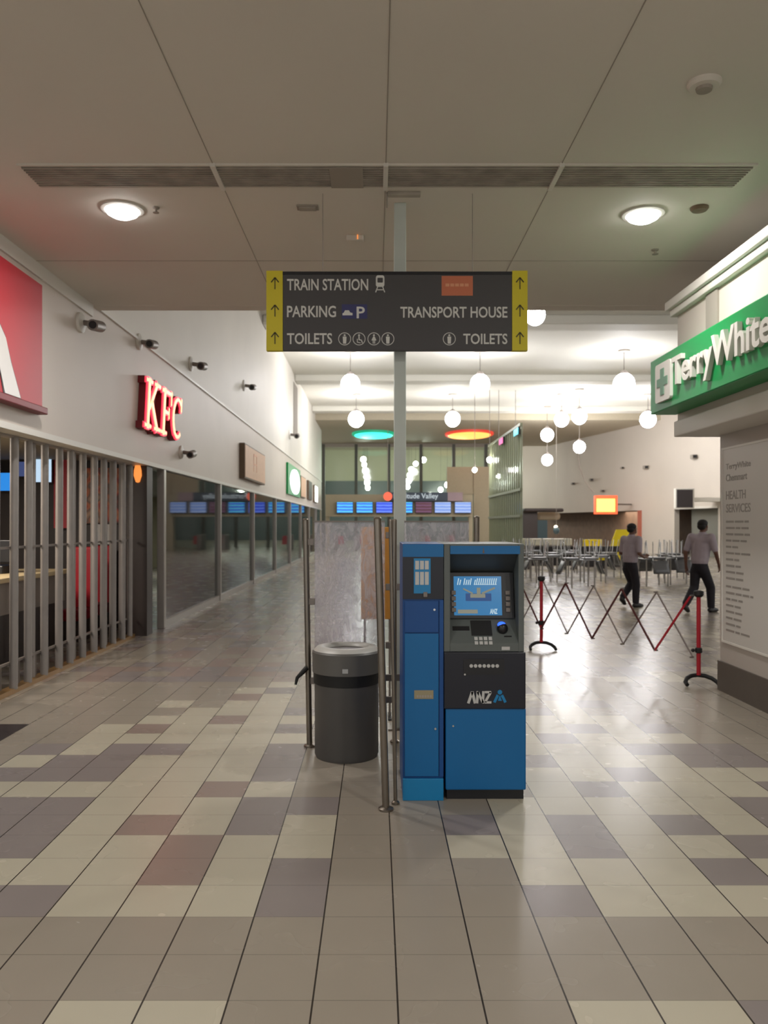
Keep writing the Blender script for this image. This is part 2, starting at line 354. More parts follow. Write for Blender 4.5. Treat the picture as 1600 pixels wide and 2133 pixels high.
# small ceiling fittings
def fitting(name, px, py, prof, label, cat, m, sub=None):
    Y = (CH-H)*F/(CY-py); X = fx(px, Y); t = thing(name, label, cat, (X,Y,CH))
    obj('body', MB().lathe((X,Y,CH), [(r,-z) for r, z in prof], 24), m, t, smooth=True)
    if sub: obj('sensor', MB().lathe((X,Y,CH), [(r,-z) for r, z in sub], 16), seam_m, t, smooth=True)
    return t
fitting('smoke_detector', 1467, 172, [(.1,0),(.1,.012),(.085,.03),(0,.036)], 'round pale smoke detector on ceiling, top right', 'smoke detector', ceil_m, [(.05,.03),(.045,.05),(0,.055)])
fitting('smoke_detector', 1457, 432, [(.075,0),(.075,.012),(.06,.03),(0,.036)], 'small dark round detector just right of right downlight', 'smoke detector', brown_m)
fitting('sprinkler', 1365, 520, [(.035,0),(.03,.01),(.012,.015),(.012,.04),(.03,.042),(.03,.046),(0,.046)], 'tiny sprinkler head under right downlight', 'sprinkler', seam_m)
fitting('sprinkler', 325, 432, [(.03,0),(.026,.01),(.01,.015),(.01,.04),(.026,.042),(.026,.046),(0,.046)], 'tiny sprinkler head beside left downlight', 'sprinkler', seam_m)
Y = (CH-H)*F/(CY-431); X = fx(641, Y)
t = thing('speaker_grille', 'small dark rectangular fitting on ceiling left of hanging wires', 'ceiling fitting', (X,Y,CH))
obj('plate', MB().box(X-.09,X+.09,Y-.05,Y+.05,CH-.012,CH), seam_m, t, bevel=.004); obj('cover', MB().box(X-.07,X+.07,Y-.035,Y+.035,CH-.022,CH-.012), grille_m, t)
Y = 6.2+.28; X = fx(745, 6.9)
t = thing('sensor', 'small ceiling sensor with red light above the hanging sign', 'sensor', (fx(742,7.3),7.3,CH))
X = fx(742,7.3)
obj('body', MB().box(X-.09,X+.07,7.27,7.35,CH-.05,CH), ceil_m, t, bevel=.01); obj('led', MB().box(X+.01,X+.018,7.262,7.27,CH-.045,CH-.005), amber_e, t)
# ------------------------------------------------------------------ hanging direction sign
SY = 6.35
def sx(px): return fx(px, SY)
def sz(py): return fz(py, SY)
t = thing('direction_sign', 'wide charcoal hanging direction sign with yellow ends and white lettering', 'direction sign', ((sx(555)+sx(1098))/2, SY, sz(730)))
obj('board', MB().box(sx(589), sx(1067), SY, SY+.05, sz(730), sz(567)), signdk_m, t, bevel=.004)
obj('rail', MB().box(sx(589), sx(1067), SY-.006, SY+.056, sz(572), sz(566)), black_m, t)
for a, b in ((555,589),(1067,1099)): obj('end_panel', MB().box(sx(a), sx(b), SY-.003, SY+.053, sz(730), sz(564)), yellow_m, t)
for px in (573, 1083):
    for py in (591, 648, 705):
        M = T(sx(px), SY-.003, sz(py), FRONT); mb = MB()
        seg2(mb, M, (0,-.045), (0,.045), .008, 0, .003); seg2(mb, M, (-.03,.01), (0,.048), .009, 0, .003); seg2(mb, M, (.03,.01), (0,.048), .009, 0, .003)
        obj('arrow', mb, arrow_m, t)
def word(s, x0, x1, yb, yt, par=t, m=signtx_m, Yp=SY, nm='lettering', bold=.014):
    mb = MB(); text(mb, s, T(fx(x0,Yp), Yp, fz(yb,Yp), FRONT), fx(x1,Yp)-fx(x0,Yp), fz(yt,Yp)-fz(yb,Yp), .003, bold); return obj(nm, mb, m, par)
word('TRAIN STATION', 598, 767, 605, 581); word('PARKING', 598, 700, 661, 637); word('TOILETS', 598, 692, 717, 694)
word('TRANSPORT HOUSE', 834, 1057, 662, 639); word('TOILETS', 965, 1057, 717, 695)
M = T(sx(792), SY, sz(592), FRONT); mb = MB()                   # train icon
mb.prism(rrect(-.034,.034,-.022,.07,.018), M, 0, .003); seg2(mb, M, (-.02,-.02), (-.036,-.065), .008, 0, .003); seg2(mb, M, (.02,-.02), (.036,-.065), .008, 0, .003); seg2(mb, M, (-.03,-.045), (.03,-.045), .007, 0, .003)
obj('train_icon', mb, signtx_m, t)
mb = MB().prism(rrect(-.022,.022,.012,.05,.006), M, .0031, .0045); obj('train_window', mb, signdk_m, t)
mb = MB().box(sx(712), sx(765), SY-.002, SY, sz(664), sz(634)); obj('parking_panel', mb, bluesq_m, t)
word('P', 743, 760, 663, 639, Yp=SY-.002)
M = T(sx(724), SY-.002, sz(657), FRONT); mb = MB()
mb.prism([(-.04,0),(.04,0),(.04,.018),(.022,.022),(.012,.04),(-.02,.04),(-.03,.02),(-.04,.016)], M, 0, .002); obj('car_icon', mb, signtx_m, t)
def man(px, py, k):
    M = T(sx(px), SY, sz(py), FRONT); mb = MB(); n = 24
    for i in range(n):
        a, b = 2*PI*i/n, 2*PI*(i+1)/n; r0, r1 = .046, .051
        mb.prism([(r0*math.cos(a),r0*math.sin(a)),(r1*math.cos(a),r1*math.sin(a)),(r1*math.cos(b),r1*math.sin(b)),(r0*math.cos(b),r0*math.sin(b))], M, 0, .003)
    mb.prism(circ(0,.029,.008,12), M, 0, .003)
    if k == 0: mb.prism([(-.012,-.038),(.012,-.038),(.015,.018),(-.015,.018)], M, 0, .003)
    elif k == 1: mb.prism([(-.02,-.012),(.02,-.012),(.006,.019),(-.006,.019)], M, 0, .003); seg2(mb, M, (-.006,-.01), (-.006,-.038), .007, 0, .003); seg2(mb, M, (.006,-.01), (.006,-.038), .007, 0, .003)
    else:
        seg2(mb, M, (0,.02), (0,-.008), .01, 0, .003); seg2(mb, M, (0,-.006), (.02,-.01), .008, 0, .003); seg2(mb, M, (.02,-.01), (.026,-.032), .008, 0, .003); seg2(mb, M, (-.014,.0), (-.014,-.026), .006, 0, .003); seg2(mb, M, (-.014,-.026), (.012,-.032), .006, 0, .003)
    obj('toilet_icon', mb, signtx_m, t)
for px, k in ((718,0),(748,2),(779,1),(808,0),(936,0)): man(px, 706, k)
obj('orange_panel', MB().box(sx(920), sx(985), SY-.003, SY, sz(616), sz(575)), peach_m, t)
mb = MB()
for i in range(5): mb.box(sx(928+i*10), sx(936+i*10), SY-.005, SY-.003, sz(597), sz(591))
obj('faint_lettering', mb, peachtx_m, t)
for px in (672, 985): obj('wire', MB().tube([(sx(px),SY+.025,sz(568)),(sx(px),SY+.025,CH)], .003, 6), alu_m, t)
# pole behind the sign
PYY = 6.55
t = thing('sign_pole', 'tall square grey green post rising behind the cash machine to ceiling', 'post', (fx(833,PYY),PYY,0))
px0, px1 = fx(821,PYY), fx(846,PYY)
obj('post', MB().box(px0, px1, PYY, PYY+.1, 0, CH), pole_m, t, bevel=.006)
obj('base_plate', MB().box(px0-.05, px1+.05, PYY-.05, PYY+.15, 0, .012), steel_m, t)
Y0 = (CH-H)*F/(CY-401)
t2 = thing('track_box', 'small dark bracket box on ceiling beside top of post', 'bracket', (fx(842,Y0),Y0,CH))
obj('body', MB().box(fx(808,Y0), fx(876,Y0), Y0-.03, Y0+.03, CH-.03, CH), grille_m, t2, bevel=.004)
obj('rod', MB().tube([(fx(806,Y0),Y0,CH),(fx(806,Y0),Y0,CH-.12)], .006, 8), seam_m, t2)
# ------------------------------------------------------------------ left wall: fascia, upper wall, shopfront
FB = 2.63
mb = MB().box(LW-.25, LW, -4, 50, FB, CH); struct('wall_left', mb, fascia_m)
mb = MB().box(LW-.25, LW, CE+.2, 50, CH+.03, HC); struct('wall_left_upper', mb, white)
mb = MB().box(LW-.02, LW+.03, CE+.2, 50, CH-.0, CH+.04); mb.box(LW-.02, LW+.025, -4, CE-.03, CH-.14, CH-.001); struct('trim_4', mb, trimw_m)
mb = MB().box(LW-.25, LW+.02, -4, 50, FB-.06, FB); struct('trim_5', mb, trimw_m)
mb = MB().box(LW-8, LW-.25, 49.8, 50, 0, HC); mb.box(LW-.27, LW, 49.8, 50, 0, FB-.06); struct('wall_left_end', mb, cream_m)
def on_wall(px, X=LW): return X*F/(px-CX)
# upper wall slot and little spot lights
Ya, Yb = on_wall(611), on_wall(619)
struct('window_1', MB().box(LW-.005, LW+.02, Ya, Yb, 5.4, fz(795,Ya)), seam_m)
def wall_spot(px, py, r, label, name='wall_camera', cat='security camera'):
    Y = on_wall(px); Z = fz(py, Y); t = thing(name, label, cat, (LW, Y, Z))
    obj('mount', MB().lathe((LW,Y,Z), [(r*.9,0),(r*.9,.03),(r*.5,.05),(0,.05)], 20, 'X'), trimw_m, t, smooth=True)
    obj('arm', MB().tube([(LW+.04,Y,Z),(LW+r*1.6,Y,Z-r*.2)], r*.25, 8), aludk_m, t)
    obj('housing', MB().tube([(LW+r*1.5,Y+r*1.1,Z-r*.1),(LW+r*1.5,Y-r*1.0,Z-r*.45)], [r*.5,r*.5], 14), aludk_m, t, smooth=True)
    obj('lens', MB().tube([(LW+r*1.5,Y-r*1.0,Z-r*.45),(LW+r*1.5,Y-r*1.1,Z-r*.48)], [r*.36,r*.3], 14), black_m, t)
wall_spot(166, 672, .13, 'pale security camera on fascia near the red banner')
wall_spot(288, 712, .13, 'security camera above the glowing red letters')
wall_spot(396, 758, .15, 'security camera on upper wall beyond the glowing red letters')
wall_spot(507, 803, .16, 'small dark wall spotlight high on the left wall', 'wall_spotlight', 'spotlight')
wall_spot(603, 905, .2, 'farthest small wall spotlight on the left wall', 'wall_spotlight', 'spotlight')
wall_spot(376, 942, .13, 'grey camera low on fascia just under the glowing letters')
# glowing letters
t = thing('restaurant_sign', 'glowing red and orange KFC letters on the left fascia', 'sign', (LW, 12.3, 3.08))
LET = [('K', 0, [((.17,0),(.17,1),.19),((.22,.40),(.66,.98),.15),((.34,.58),(.74,.03),.19),((0,.95),(.36,.95),.1),((0,.05),(.36,.05),.1),((.50,.95),(.86,.95),.1),((.56,.05),(.94,.05),.1)]),
       ('F', 1.0, [((.17,0),(.17,1),.19),((0,.05),(.38,.05),.1),((0,.94),(.68,.94),.12),((.64,1),(.64,.7),.09),((.2,.5),(.52,.5),.11),((.5,.62),(.5,.38),.07)]),
       ('C', 1.72, [])]
import itertools
cp = [(.44+.34*math.cos(a), .5+.43*math.sin(a)) for a in [math.radians(52+i*(256/14)) for i in range(15)]]
LET[2][2].extend([(cp[i], cp[i+1], .17 if 3 < i < 10 else .12) for i in range(14)]); LET[2][2].append(((.68,.98),(.68,.68),.09))
KX0, KX1 = on_wall(283), on_wall(372); ks = (KX1-KX0)/2.9
sh = Matrix(((ks, .16*.74, 0, 0), (0, .74, 0, 0), (0, 0, 1, 0), (0, 0, 0, 1)))
for ch, ox, segs in LET:
    M = T(LW, KX0, 3.08, EAST) @ sh
    a, b, c = MB(), MB(), MB()
    for p, q, wd in segs:
        p = Vector(p); q = Vector(q); e = (q-p).normalized()*.03; o = Vector((ox, 0))
        seg2(a, M, p-e+o, q+e+o, wd+.04, .0, .10); seg2(b, M, p-e*.8+o, q+e*.8+o, wd, .101, .125); seg2(c, M, p+o, q+o, wd*.55, .126, .135)
    le = obj('letter', a, reddk_m, t); obj('glowing_face', b, kfcred_m, le); obj('bright_core', c, kfccore_m, le)
# red banner
Yb0, Yb1 = 6.3, on_wall(88, LW+.06)
t = thing('red_banner', 'red fascia banner with part of a white outlined letter', 'banner', (LW, 6.6, 2.81))
obj('panel', MB().box(LW+.004, LW+.06, Yb0, Yb1, 2.86, 4.1), red_m, t); obj('lower_lip', MB().box(LW+.004, LW+.12, Yb0, Yb1, 2.79, 2.86), reddk_m, t, bevel=.01)
M = T(LW+.06, 0, 0, EAST); y0 = on_wall(0, LW+.06)
def arch(r0, k=0):
    return [(y0-.3-k, 3.50+k), (y0-.02, 3.48+k), (y0+.1, 3.38+k*.8), (y0+.2+k, 3.18), (y0+.4+k, 2.86+.02-k*.2), (y0+.08-k, 2.86-k*.2+.02), (y0-.02-k*.6, 3.1), (y0-.06-k, 3.2), (y0-.3-k, 3.2-k)]
obj('letter_outline', MB().prism(arch(0,.02), M, 0, .004), black_m, t); obj('letter', MB().prism(arch(0), M, .004, .008), poster_m, t)
# brown box sign, green lit sign, further little signs
def fascia_sign(name, p0, p1, yt, yb, th, m, label, cat='sign'):
    Y0_, Y1_ = on_wall(p0, LW+th), on_wall(p1, LW+th); t = thing(name, label, cat, (LW, (Y0_+Y1_)/2, fz(yb, Y0_)))
    obj('case', MB().box(LW, LW+th, Y0_, Y1_, fz(yb, Y0_), fz(yt, Y0_)), brown_m, t, bevel=.01)
    obj('face', MB().box(LW+th, LW+th+.01, Y0_+.04, Y1_-.04, fz(yb, Y0_)+.04, fz(yt, Y0_)-.04), m, t)
    return t, Y0_, Y1_
t, a, b = fascia_sign('shop_sign', 510, 552, 922, 996, .14, brownsign_m, 'square brown box sign on left fascia past the red letters')
mb = MB(); M = T(LW+.15, (a+b)/2-.5, 3.1, EAST)
seg2(mb, M, (.1,0), (.1,.45), .06, 0, .004); seg2(mb, M, (.1,.45), (.6,.45), .05, 0, .004); seg2(mb, M, (.6,.45), (.6,0), .06, 0, .004); seg2(mb, M, (.1,.2), (.6,.2), .04, 0, .004)
obj('mark', mb, peachtx_m, t)
Y0_, Y1_ = on_wall(596), on_wall(622); Zc = fz(1005, 32)
t = thing('round_sign', 'lit white round sign on green panel along the left fascia', 'sign', (LW, 32.2, 2.8))
obj('panel', MB().box(LW, LW+.08, Y0_, Y1_, 2.85, 4.05), green_m, t); obj('disc', MB().prism(circ(0,0,1.75,28,.5), T(LW+.08,(Y0_+Y1_)/2,3.42,EAST), 0, .05), litwhite_e, t)
fascia_sign('shop_sign', 627, 637, 990, 1035, .1, brownsign_m, 'narrow brown sign beyond the round lit sign')
fascia_sign('shop_sign', 643, 650, 1000, 1040, .1, dark_m, 'dark narrow sign near far end of left fascia')
fascia_sign('lit_sign', 656, 662, 1010, 1046, .1, litwhite_e, 'small lit pale sign at far end of left fascia')
# shopfront glazing
posts = [12.85, 17.5, 22.3, 27.2, 31.9, 36.4, 41, 45.5, 49.9]
for i in range(len(posts)-1):
    a, b = posts[i], posts[i+1]
    t = bpy.data.objects.new('window_%d' % (i+2), None); COL.objects.link(t); t.location = (LW, a, 0); t['kind'] = 'structure'
    obj('glass', MB().box(LW-.055, LW-.045, a+.12, b, .12, FB-.06), shopglass_m, t)
    obj('mullion', MB().box(LW-.1, LW+.02, a, a+.12, 0, FB-.06), alu_m, t, bevel=.008)
    obj('sill', MB().box(LW-.1, LW+.0, a+.12, b, 0, .12), alu_m, t)
# shop interior behind the glass and the shutter
mb = MB().box(-9.2, -9, 4, 50, 0, 3); struct('wall_shop_back', mb, mat('shop_back_wall', rgb(150,156,146), .7))
mb = MB().box(-9, LW-.26, -2, 50, 2.72, 2.8); struct('ceiling_shop', mb, mat('shop_ceiling', rgb(130,126,118), .8))
mb = MB().box(-9, LW-.28, 12.95, 13.05, 0, 2.72); struct('wall_partition', mb, dark_m)
mb = MB().box(-9, LW-.28, 30.95, 31.05, 0, 2.72); struct('wall_partition_far', mb, beige_m)
# fast-food counter
t = thing('service_counter', 'pale service counter with dark lower panels behind the shutter', 'counter', (-4.9, 9, 0))
obj('worktop', MB().box(-5.4,-4.3,4.5,11.2,1.0,1.06), mat('worktop_tan', rgb(200,180,140), .4), t, bevel=.01)
obj('front', MB().box(-5.35,-4.36,4.5,11.15,.62,1.0), mat('counter_grey', rgb(132,122,114), .5), t); obj('kick_panel', MB().box(-5.33,-4.38,4.5,11.1,0,.62), dark_m, t)
for Y in (6.2, 8.4, 10.2):
    t = thing('cash_register', {6.2:'dark cash register on counter, nearest one', 8.4:'dark cash register on middle of the counter', 10.2:'dark cash register on far end of the counter'}[Y], 'cash register', (-4.9,Y,1.06))
    obj('body', MB().box(-5.05,-4.7,Y-.18,Y+.18,1.06,1.16), black_m, t, bevel=.01); obj('monitor', MB().prism([(-.2,1.2),(.2,1.2),(.2,1.48),(-.2,1.48)], T(-4.85,Y,0,FRONT), -.02, .02), black_m, t, bevel=.006); obj('stand', MB().tube([(-4.85,Y,1.15),(-4.85,Y,1.25)],.02), black_m, t)
def part_px(p0, p1, q0, q1, Y, th=.04): return MB().box(fx(p0,Y), fx(p1,Y), Y, Y+th, fz(q1,Y), fz(q0,Y))
for nm, m, a, lab in (('menu_screen', menu2_m, (-30,20,985,1022), 'blue lit menu screen at far left behind shutter'), ('menu_screen', menu3_m, (33,60,962,992), 'dim blue menu screen behind the shutter'), ('menu_screen', menu_m, (74,106,955,1004), 'bright white menu screen behind the shutter')):
    t = thing(nm, lab, 'screen', (fx((a[0]+a[1])/2,12.7),12.7,fz(a[3],12.7)))
    obj('case', part_px(a[0]-2,a[1]+2,a[2]-2,a[3]+2,12.72,.05), black_m, t); obj('display', part_px(*a,12.7,.02), m, t)
    obj('bracket', MB().tube([(fx((a[0]+a[1])/2,12.7),12.76,fz(a[2],12.7)),(fx((a[0]+a[1])/2,12.7),12.76,2.72)],.02), black_m, t)
def poster_mat():
    m = bpy.data.materials.new('food_poster'); m.use_nodes = True; nt = m.node_tree; b = nt.nodes['Principled BSDF']
    tc = nt.nodes.new('ShaderNodeTexCoord'); n = nt.nodes.new('ShaderNodeTexNoise'); n.inputs['Scale'].default_value = 4.5; n.inputs['Detail'].default_value = 1
    cr = nt.nodes.new('ShaderNodeValToRGB'); e = cr.color_ramp.elements; e[0].position = .32; e[0].color = rgb(90,50,36); e[1].position = .7; e[1].color = rgb(190,150,120)
    for p, c in ((.43, rgb(170,60,44)), (.5, rgb(196,110,66)), (.58, rgb(110,86,72))): q = e.new(p); q.color = c
    nt.links.new(tc.outputs['Object'], n.inputs['Vector']); nt.links.new(n.outputs['Fac'], cr.inputs[0]); nt.links.new(cr.outputs[0], b.inputs['Base Color']); return m
tag(obj('food_poster', part_px(166,262,975,1090,12.85,.098), poster_mat()), 'large orange and brown food poster behind the shutter', 'poster')
tag(obj('red_wall_panel', part_px(112,142,950,1100,12.8,.15), red_m), 'narrow red wall panel behind the shutter', 'wall panel')
tag(obj('small_poster', part_px(196,232,1092,1134,12.85,.10), poster_m), 'small pale blue poster under the food poster', 'poster')
for px, lab in ((165,'dark red booth seat behind shutter, left one'), (205,'dark red booth seat behind shutter, right one')):
    Y = 11.6 if px == 165 else 12.35; t = thing('booth_seat', lab, 'seat', (fx(px,Y),Y,0)); X = fx(px,Y)
    obj('cushion', MB().box(X-.22,X+.12,Y-.25,Y+.25,.3,.46), reddk_m, t, bevel=.03); obj('backrest', MB().box(X-.22,X+.12,Y+.25,Y+.35,.3,1.35), red_m, t, bevel=.03); obj('plinth', MB().box(X-.2,X+.1,Y-.22,Y+.3,0,.3), dark_m, t)
Y = 12.0; t = thing('amber_lamp', 'small glowing amber lamp near end of shutter', 'lamp', (fx(288,Y),Y,2.3))
obj('shade', MB().lathe((fx(287,Y),Y,0), [(.03,2.60),(.055,2.5),(.06,2.42),(.03,2.32),(0,2.31)], 16), amber_e, t, smooth=True); obj('cord', MB().tube([(fx(287,Y),Y,2.6),(fx(287,Y),Y,2.72)],.006,6), black_m, t)
l = bpy.data.lights.new('shop_fill_light', 'AREA'); l.size = 1.2; l.energy = 150; l.color = (1,.88,.76); o = bpy.data.objects.new('shop_fill_light', l); COL.objects.link(o); o.location = (-5.6, 8.5, 2.68)  # unseen area light added to brighten the room behind the shutter
l = bpy.data.lights.new('shop_fill_light', 'AREA'); l.size = 1.5; l.energy = 60; l.color = (.9,1,.9); o = bpy.data.objects.new('shop_fill_light', l); COL.objects.link(o); o.location = (-6.5, 19, 2.68)  # this one and its repeats below are added to brighten the glazed shops
for yq in (26.5, 37, 45):
    o = bpy.data.objects.new('shop_fill_light', l); COL.objects.link(o); o.location = (-6.5, yq, 2.68)
# folding shutter
SXX = -3.66; shut_m = mat('shutter_aluminium', rgb(150,144,140), .5, metal=.3, noise=.08)
t = thing('folding_shutter', 'folding shutter of vertical metal bars closing the restaurant front', 'shutter', (SXX, 8.5, 0))
obj('top_track', MB().box(SXX-.05, SXX+.05, 4.2, 11.92, 2.55, 2.63), alu_m, t)
obj('bottom_rail', MB().box(SXX-.05, SXX+.06, 4.2, 11.9, 0, .05), mat('brass_rail', rgb(150,116,70), .4, metal=.5), t)
yy = 4.3; k = 0
while yy < 11.9:
    zz = SXX + (.035 if k % 2 else -.035)
    obj('bar', MB().tube([(zz, yy, .04), (zz, yy+.02, 2.56)], .04, 10), shut_m, t, smooth=True)
    if k % 2 == 0: obj('kick_panel', MB().box(zz-.008, zz+.008, yy-.09, yy+.12, .05, .30), aludk_m, t)
    yy += .165 if k % 3 else .24; k += 1
for zr in (.30, 1.45): obj('cross_rail', MB().box(SXX-.012, SXX+.012, 4.3, 11.9, zr-.012, zr+.012), aludk_m, t)
mb = MB().box(SXX-.12, LW-.02, 12.02, 12.32, 0, FB-.06); struct('trim_6', mb, dark_m)
mb = MB().box(SXX-.1, SXX+.04, 12.32, 12.85, 0, FB-.06); struct('door_1', mb, aludk_m)
# ------------------------------------------------------------------ right kiosk (pharmacy)
KY = 8.11
mb = MB().box(RW, 6.5, -3, KY, .30, FB+.02); struct('wall_right', mb, mat('kiosk_wall', rgb(186,178,170), .5, noise=.04, nscale=1))
mb = MB().box(RW-.02, 6.5, -3, KY+.02, 0, .30); struct('baseboard_right', mb, skirt_m)
mb = MB().box(3.12, 6.5, -3, 8.25, FB, 3.84); struct('wall_right_fascia', mb, mat('kiosk_fascia', rgb(206,196,186), .5, noise=.04, nscale=1))
mb = MB().box(3.06, 6.5, -3, 8.31, 3.84, 3.91); mb.box(3.02, 6.5, -3, 8.35, 3.91, 4.0); mb.box(3.09, 6.5, -3, 8.28, FB-.04, FB+.12); struct('trim_7', mb, trimw_m, bevel=.01)
mb = MB().box(3.10, 3.125, 7.25, 7.5, 3.4, 3.84); struct('trim_8', mb, seam_m)
GX = 2.85
t = thing('pharmacy_sign', 'long green box sign with raised white TerryWhite lettering', 'sign', (GX+.13, 7, 2.82))
obj('box', MB().box(GX, 3.12, 4.2, GX*F/(1355-CX), 2.82, 3.37), green_m, t, bevel=.01)
mb = MB(); text(mb, 'TerryWhite', T(GX, GX*F/(1407-CX), 2.915, WEST), GX*F/(1407-CX)-GX*F/(1618-CX), .35, .04, .02); obj('lettering', mb, trimw_m, t)
M = T(GX, GX*F/(1371-CX), 2.90, WEST); lw_ = GX*F/(1371-CX)-GX*F/(1402-CX)
obj('logo_tile', MB().prism(rrect(0, lw_, 0, .38, .03), M, 0, .03), trimw_m, t)
a_, b_, c_, d_ = lw_*.15, lw_*.38, lw_*.62, lw_*.85
mb = MB().prism([(b_,.06),(c_,.06),(c_,.15),(d_,.15),(d_,.23),(c_,.23),(c_,.32),(b_,.32),(b_,.23),(a_,.23),(a_,.15),(b_,.15)], M, .03, .036); obj('logo_cross', mb, mat('faded_green', rgb(110,150,126), .5), t)
# wall poster
WX = RW-.012; ya = RW*F/(1508-CX); yb = RW*F/(1594-CX)
t = thing('services_poster', 'tall pale poster listing services on the kiosk wall', 'poster', (WX, (ya+yb)/2, .5))
obj('sheet', MB().box(WX, RW, yb-.1, ya, .52, 2.43), poster_m, t)
obj('frame', MB().box(WX-.006, RW, ya, ya+.02, .5, 2.45).box(WX-.006, RW, yb-.12, ya, .5, .52).box(WX-.006, RW, yb-.12, ya, 2.43, 2.45), trimw_m, t)
def pw(s, dy, z, wd, h):
    mb = MB(); text(mb, s, T(WX, ya-.08-dy, z, WEST), wd, h, .002, .01); obj('lettering', mb, postertx_m, t)
pw('TerryWhite', .0, 2.21, .52, .075); pw('Chemmart', .0, 2.11, .45, .07); pw('HEALTH', 0, 1.93, .42, .085); pw('SERVICES', 0, 1.80, .52, .085)
rr = random.Random(5); mb = MB()
for i in range(18):
    z = 1.70-i*.062-(0.02 if i > 9 else 0); x = ya-.08; tot = rr.uniform(.32,.58)
    while tot > .05:
        wd = min(tot, rr.uniform(.09,.2)); mb.box(WX-.002, WX, x-wd, x, z, z+.02); x -= wd+.025; tot -= wd+.025
obj('list_lines', mb, postertx_m, t)
# ------------------------------------------------------------------ cash machine
AY = 4.86; PXM = F/AY
def ax(px): return fx(px, AY)
def az(py): return fz(py, AY)
D1 = AY+.62
t = thing('cash_machine', 'blue and black ANZ cash machine with lit blue screen', 'cash machine', (ax(1010), AY+.3, 0))
xl, xr = ax(925), ax(1096)
obj('lower_body', MB().box(xl+.01, xr, AY, D1, az(1646), az(1476)), blue_m, t, bevel=.008)
obj('plinth', MB().box(xl+.02, xr-.01, AY+.03, D1-.03, 0, az(1646)), black_m, t)
bp = obj('black_panel', MB().box(xl, xr-.004, AY-.012, D1, az(1476), az(1358)), navy_m, t, bevel=.006)
obj('dispenser_recess', MB().box(ax(965), ax(1050), AY-.016, AY-.012, az(1404), az(1372)), black_m, t)
mb = MB()
for i in range(7): mb.prism(circ(ax(981+i*9), az(1386), .011, 10), FRONT, -(AY-.016), -(AY-.02))
obj('dispenser_lettering', mb, silver_m, t)
mb = MB(); M = T(ax(973), AY-.012, az(1464), FRONT)
s = .148/100
def st(a, b, wd): seg2(mb, M, (a[0]*s, a[1]*s), (b[0]*s, b[1]*s), wd*s, 0, .004)
st((4,0),(20,48),11); st((20,48),(32,0),11); st((40,0),(43,50),10); st((43,48),(64,2),10); st((64,0),(66,50),10); st((72,46),(98,46),9); st((96,46),(73,5),10); st((71,4),(99,4),9)
obj('lettering', mb, silver_m, t)
mb = MB(); M = T(ax(1029), AY-.012, az(1462), FRONT)
mb.prism(circ(.034,.062,.014,16), M, 0, .004); seg2(mb, M, (.0,0), (.022,.045), .016, 0, .004); seg2(mb, M, (.046,.045), (.068,0), .016, 0, .004); mb.prism([(.022,.01),(.046,.01),(.034,.045)], M, 0, .004)
obj('emblem', mb, bluelt_m, t)
# surround frame
zt = az(1133); zb = az(1358)
mb = MB().box(xl, ax(938), AY, D1, zb, zt); mb.box(ax(1080), xr-.012, AY, D1, zb, zt); mb.box(ax(938), ax(1080), AY+.42, D1, zb, zt); mb.box(ax(938), ax(1080), AY+.0, AY+.42, az(1153), zt)
obj('surround', mb, atmgrey_m, t, bevel=.004)
obj('header_panel', MB().box(ax(938), ax(1083), AY-.006, AY, az(1154), az(1137)), blue_m, t); obj('header_emblem', MB().prism([(-.006,0),(.006,0),(0,.035)], T(ax(1007),AY-.006,az(1152),FRONT), 0, .003), brown_m, t)
xa, xb = ax(938), ax(1080)
# hood, screen, console inside the recess
mb = MB().add([(xa,AY+.02,az(1153)),(xb,AY+.02,az(1153)),(xb,AY+.2,az(1200)),(xa,AY+.2,az(1200))], [(3,2,1,0)]); obj('hood', mb, atmdk_m, t)
def scr(px, py, d=0):                                    # a point of the recessed, tilted screen plane
    k = (py-1198)/(1290-1198); Y = AY+.16-.05*k-d; return (fx(px, AY), Y, az(py))
def spanel(p0, p1, q0, q1, d, nm, m, par=t, th=.012):
    a = [scr(p0,q1,d), scr(p1,q1,d), scr(p1,q0,d), scr(p0,q0,d)]; b = [(x, y+th, z) for x, y, z in a]
    return obj(nm, MB().add(a+b, [(0,1,2,3),(7,6,5,4),(0,4,5,1),(1,5,6,2),(2,6,7,3),(3,7,4,0)]), m, par)
bez = spanel(940, 1078, 1196, 1292, 0, 'screen_bezel', black_m, th=.05)
scm = mat('cash_screen_blue', rgb(10,40,70), .2, emit=rgb(40,132,190), es=.62, noise=0)
spanel(950, 1052, 1204, 1286, .004, 'screen', scm)
lt_e = emat('screen_lettering', rgb(210,235,245), .75); lt2_e = emat('screen_sand', rgb(170,170,150), .5); lt3_e = emat('screen_deep_blue', rgb(30,90,160), .5)
k = scr(957, 1222, .006)
mb = MB(); M = T(0, scr(957,1216,.008)[1], 0, FRONT)
for i in range(19):
    if i in (2, 7): continue
    hh = 1208 if i % 3 == 0 or i > 9 else 1211
    seg2(mb, M, (ax(958+i*4.5), az(1222)), (ax(960.5+i*4.5), az(hh)), .006, 0, .002)
    if i > 7: seg2(mb, M, (ax(958+i*4.5), az(1221)), (ax(961+i*4.5), az(1221)), .004, 0, .002)
obj('screen_lettering', mb, lt_e, t)
spanel(975,1030,1240,1256,.006,'screen_picture',lt3_e,th=.002); spanel(985,1017,1241,1249,.008,'screen_picture',lt2_e,th=.002); spanel(999,1007,1228,1242,.008,'screen_picture',lt2_e,th=.002)
mb = MB(); seg2(mb, T(ax(1010), scr(0,1240,.008)[1], az(1240), FRONT), (0,0), (.08,.035), .012, 0, .002); seg2(mb, T(ax(990), scr(0,1240,.008)[1], az(1240), FRONT), (0,0), (-.06,.03), .01, 0, .002); obj('screen_picture', mb, lt2_e, t)
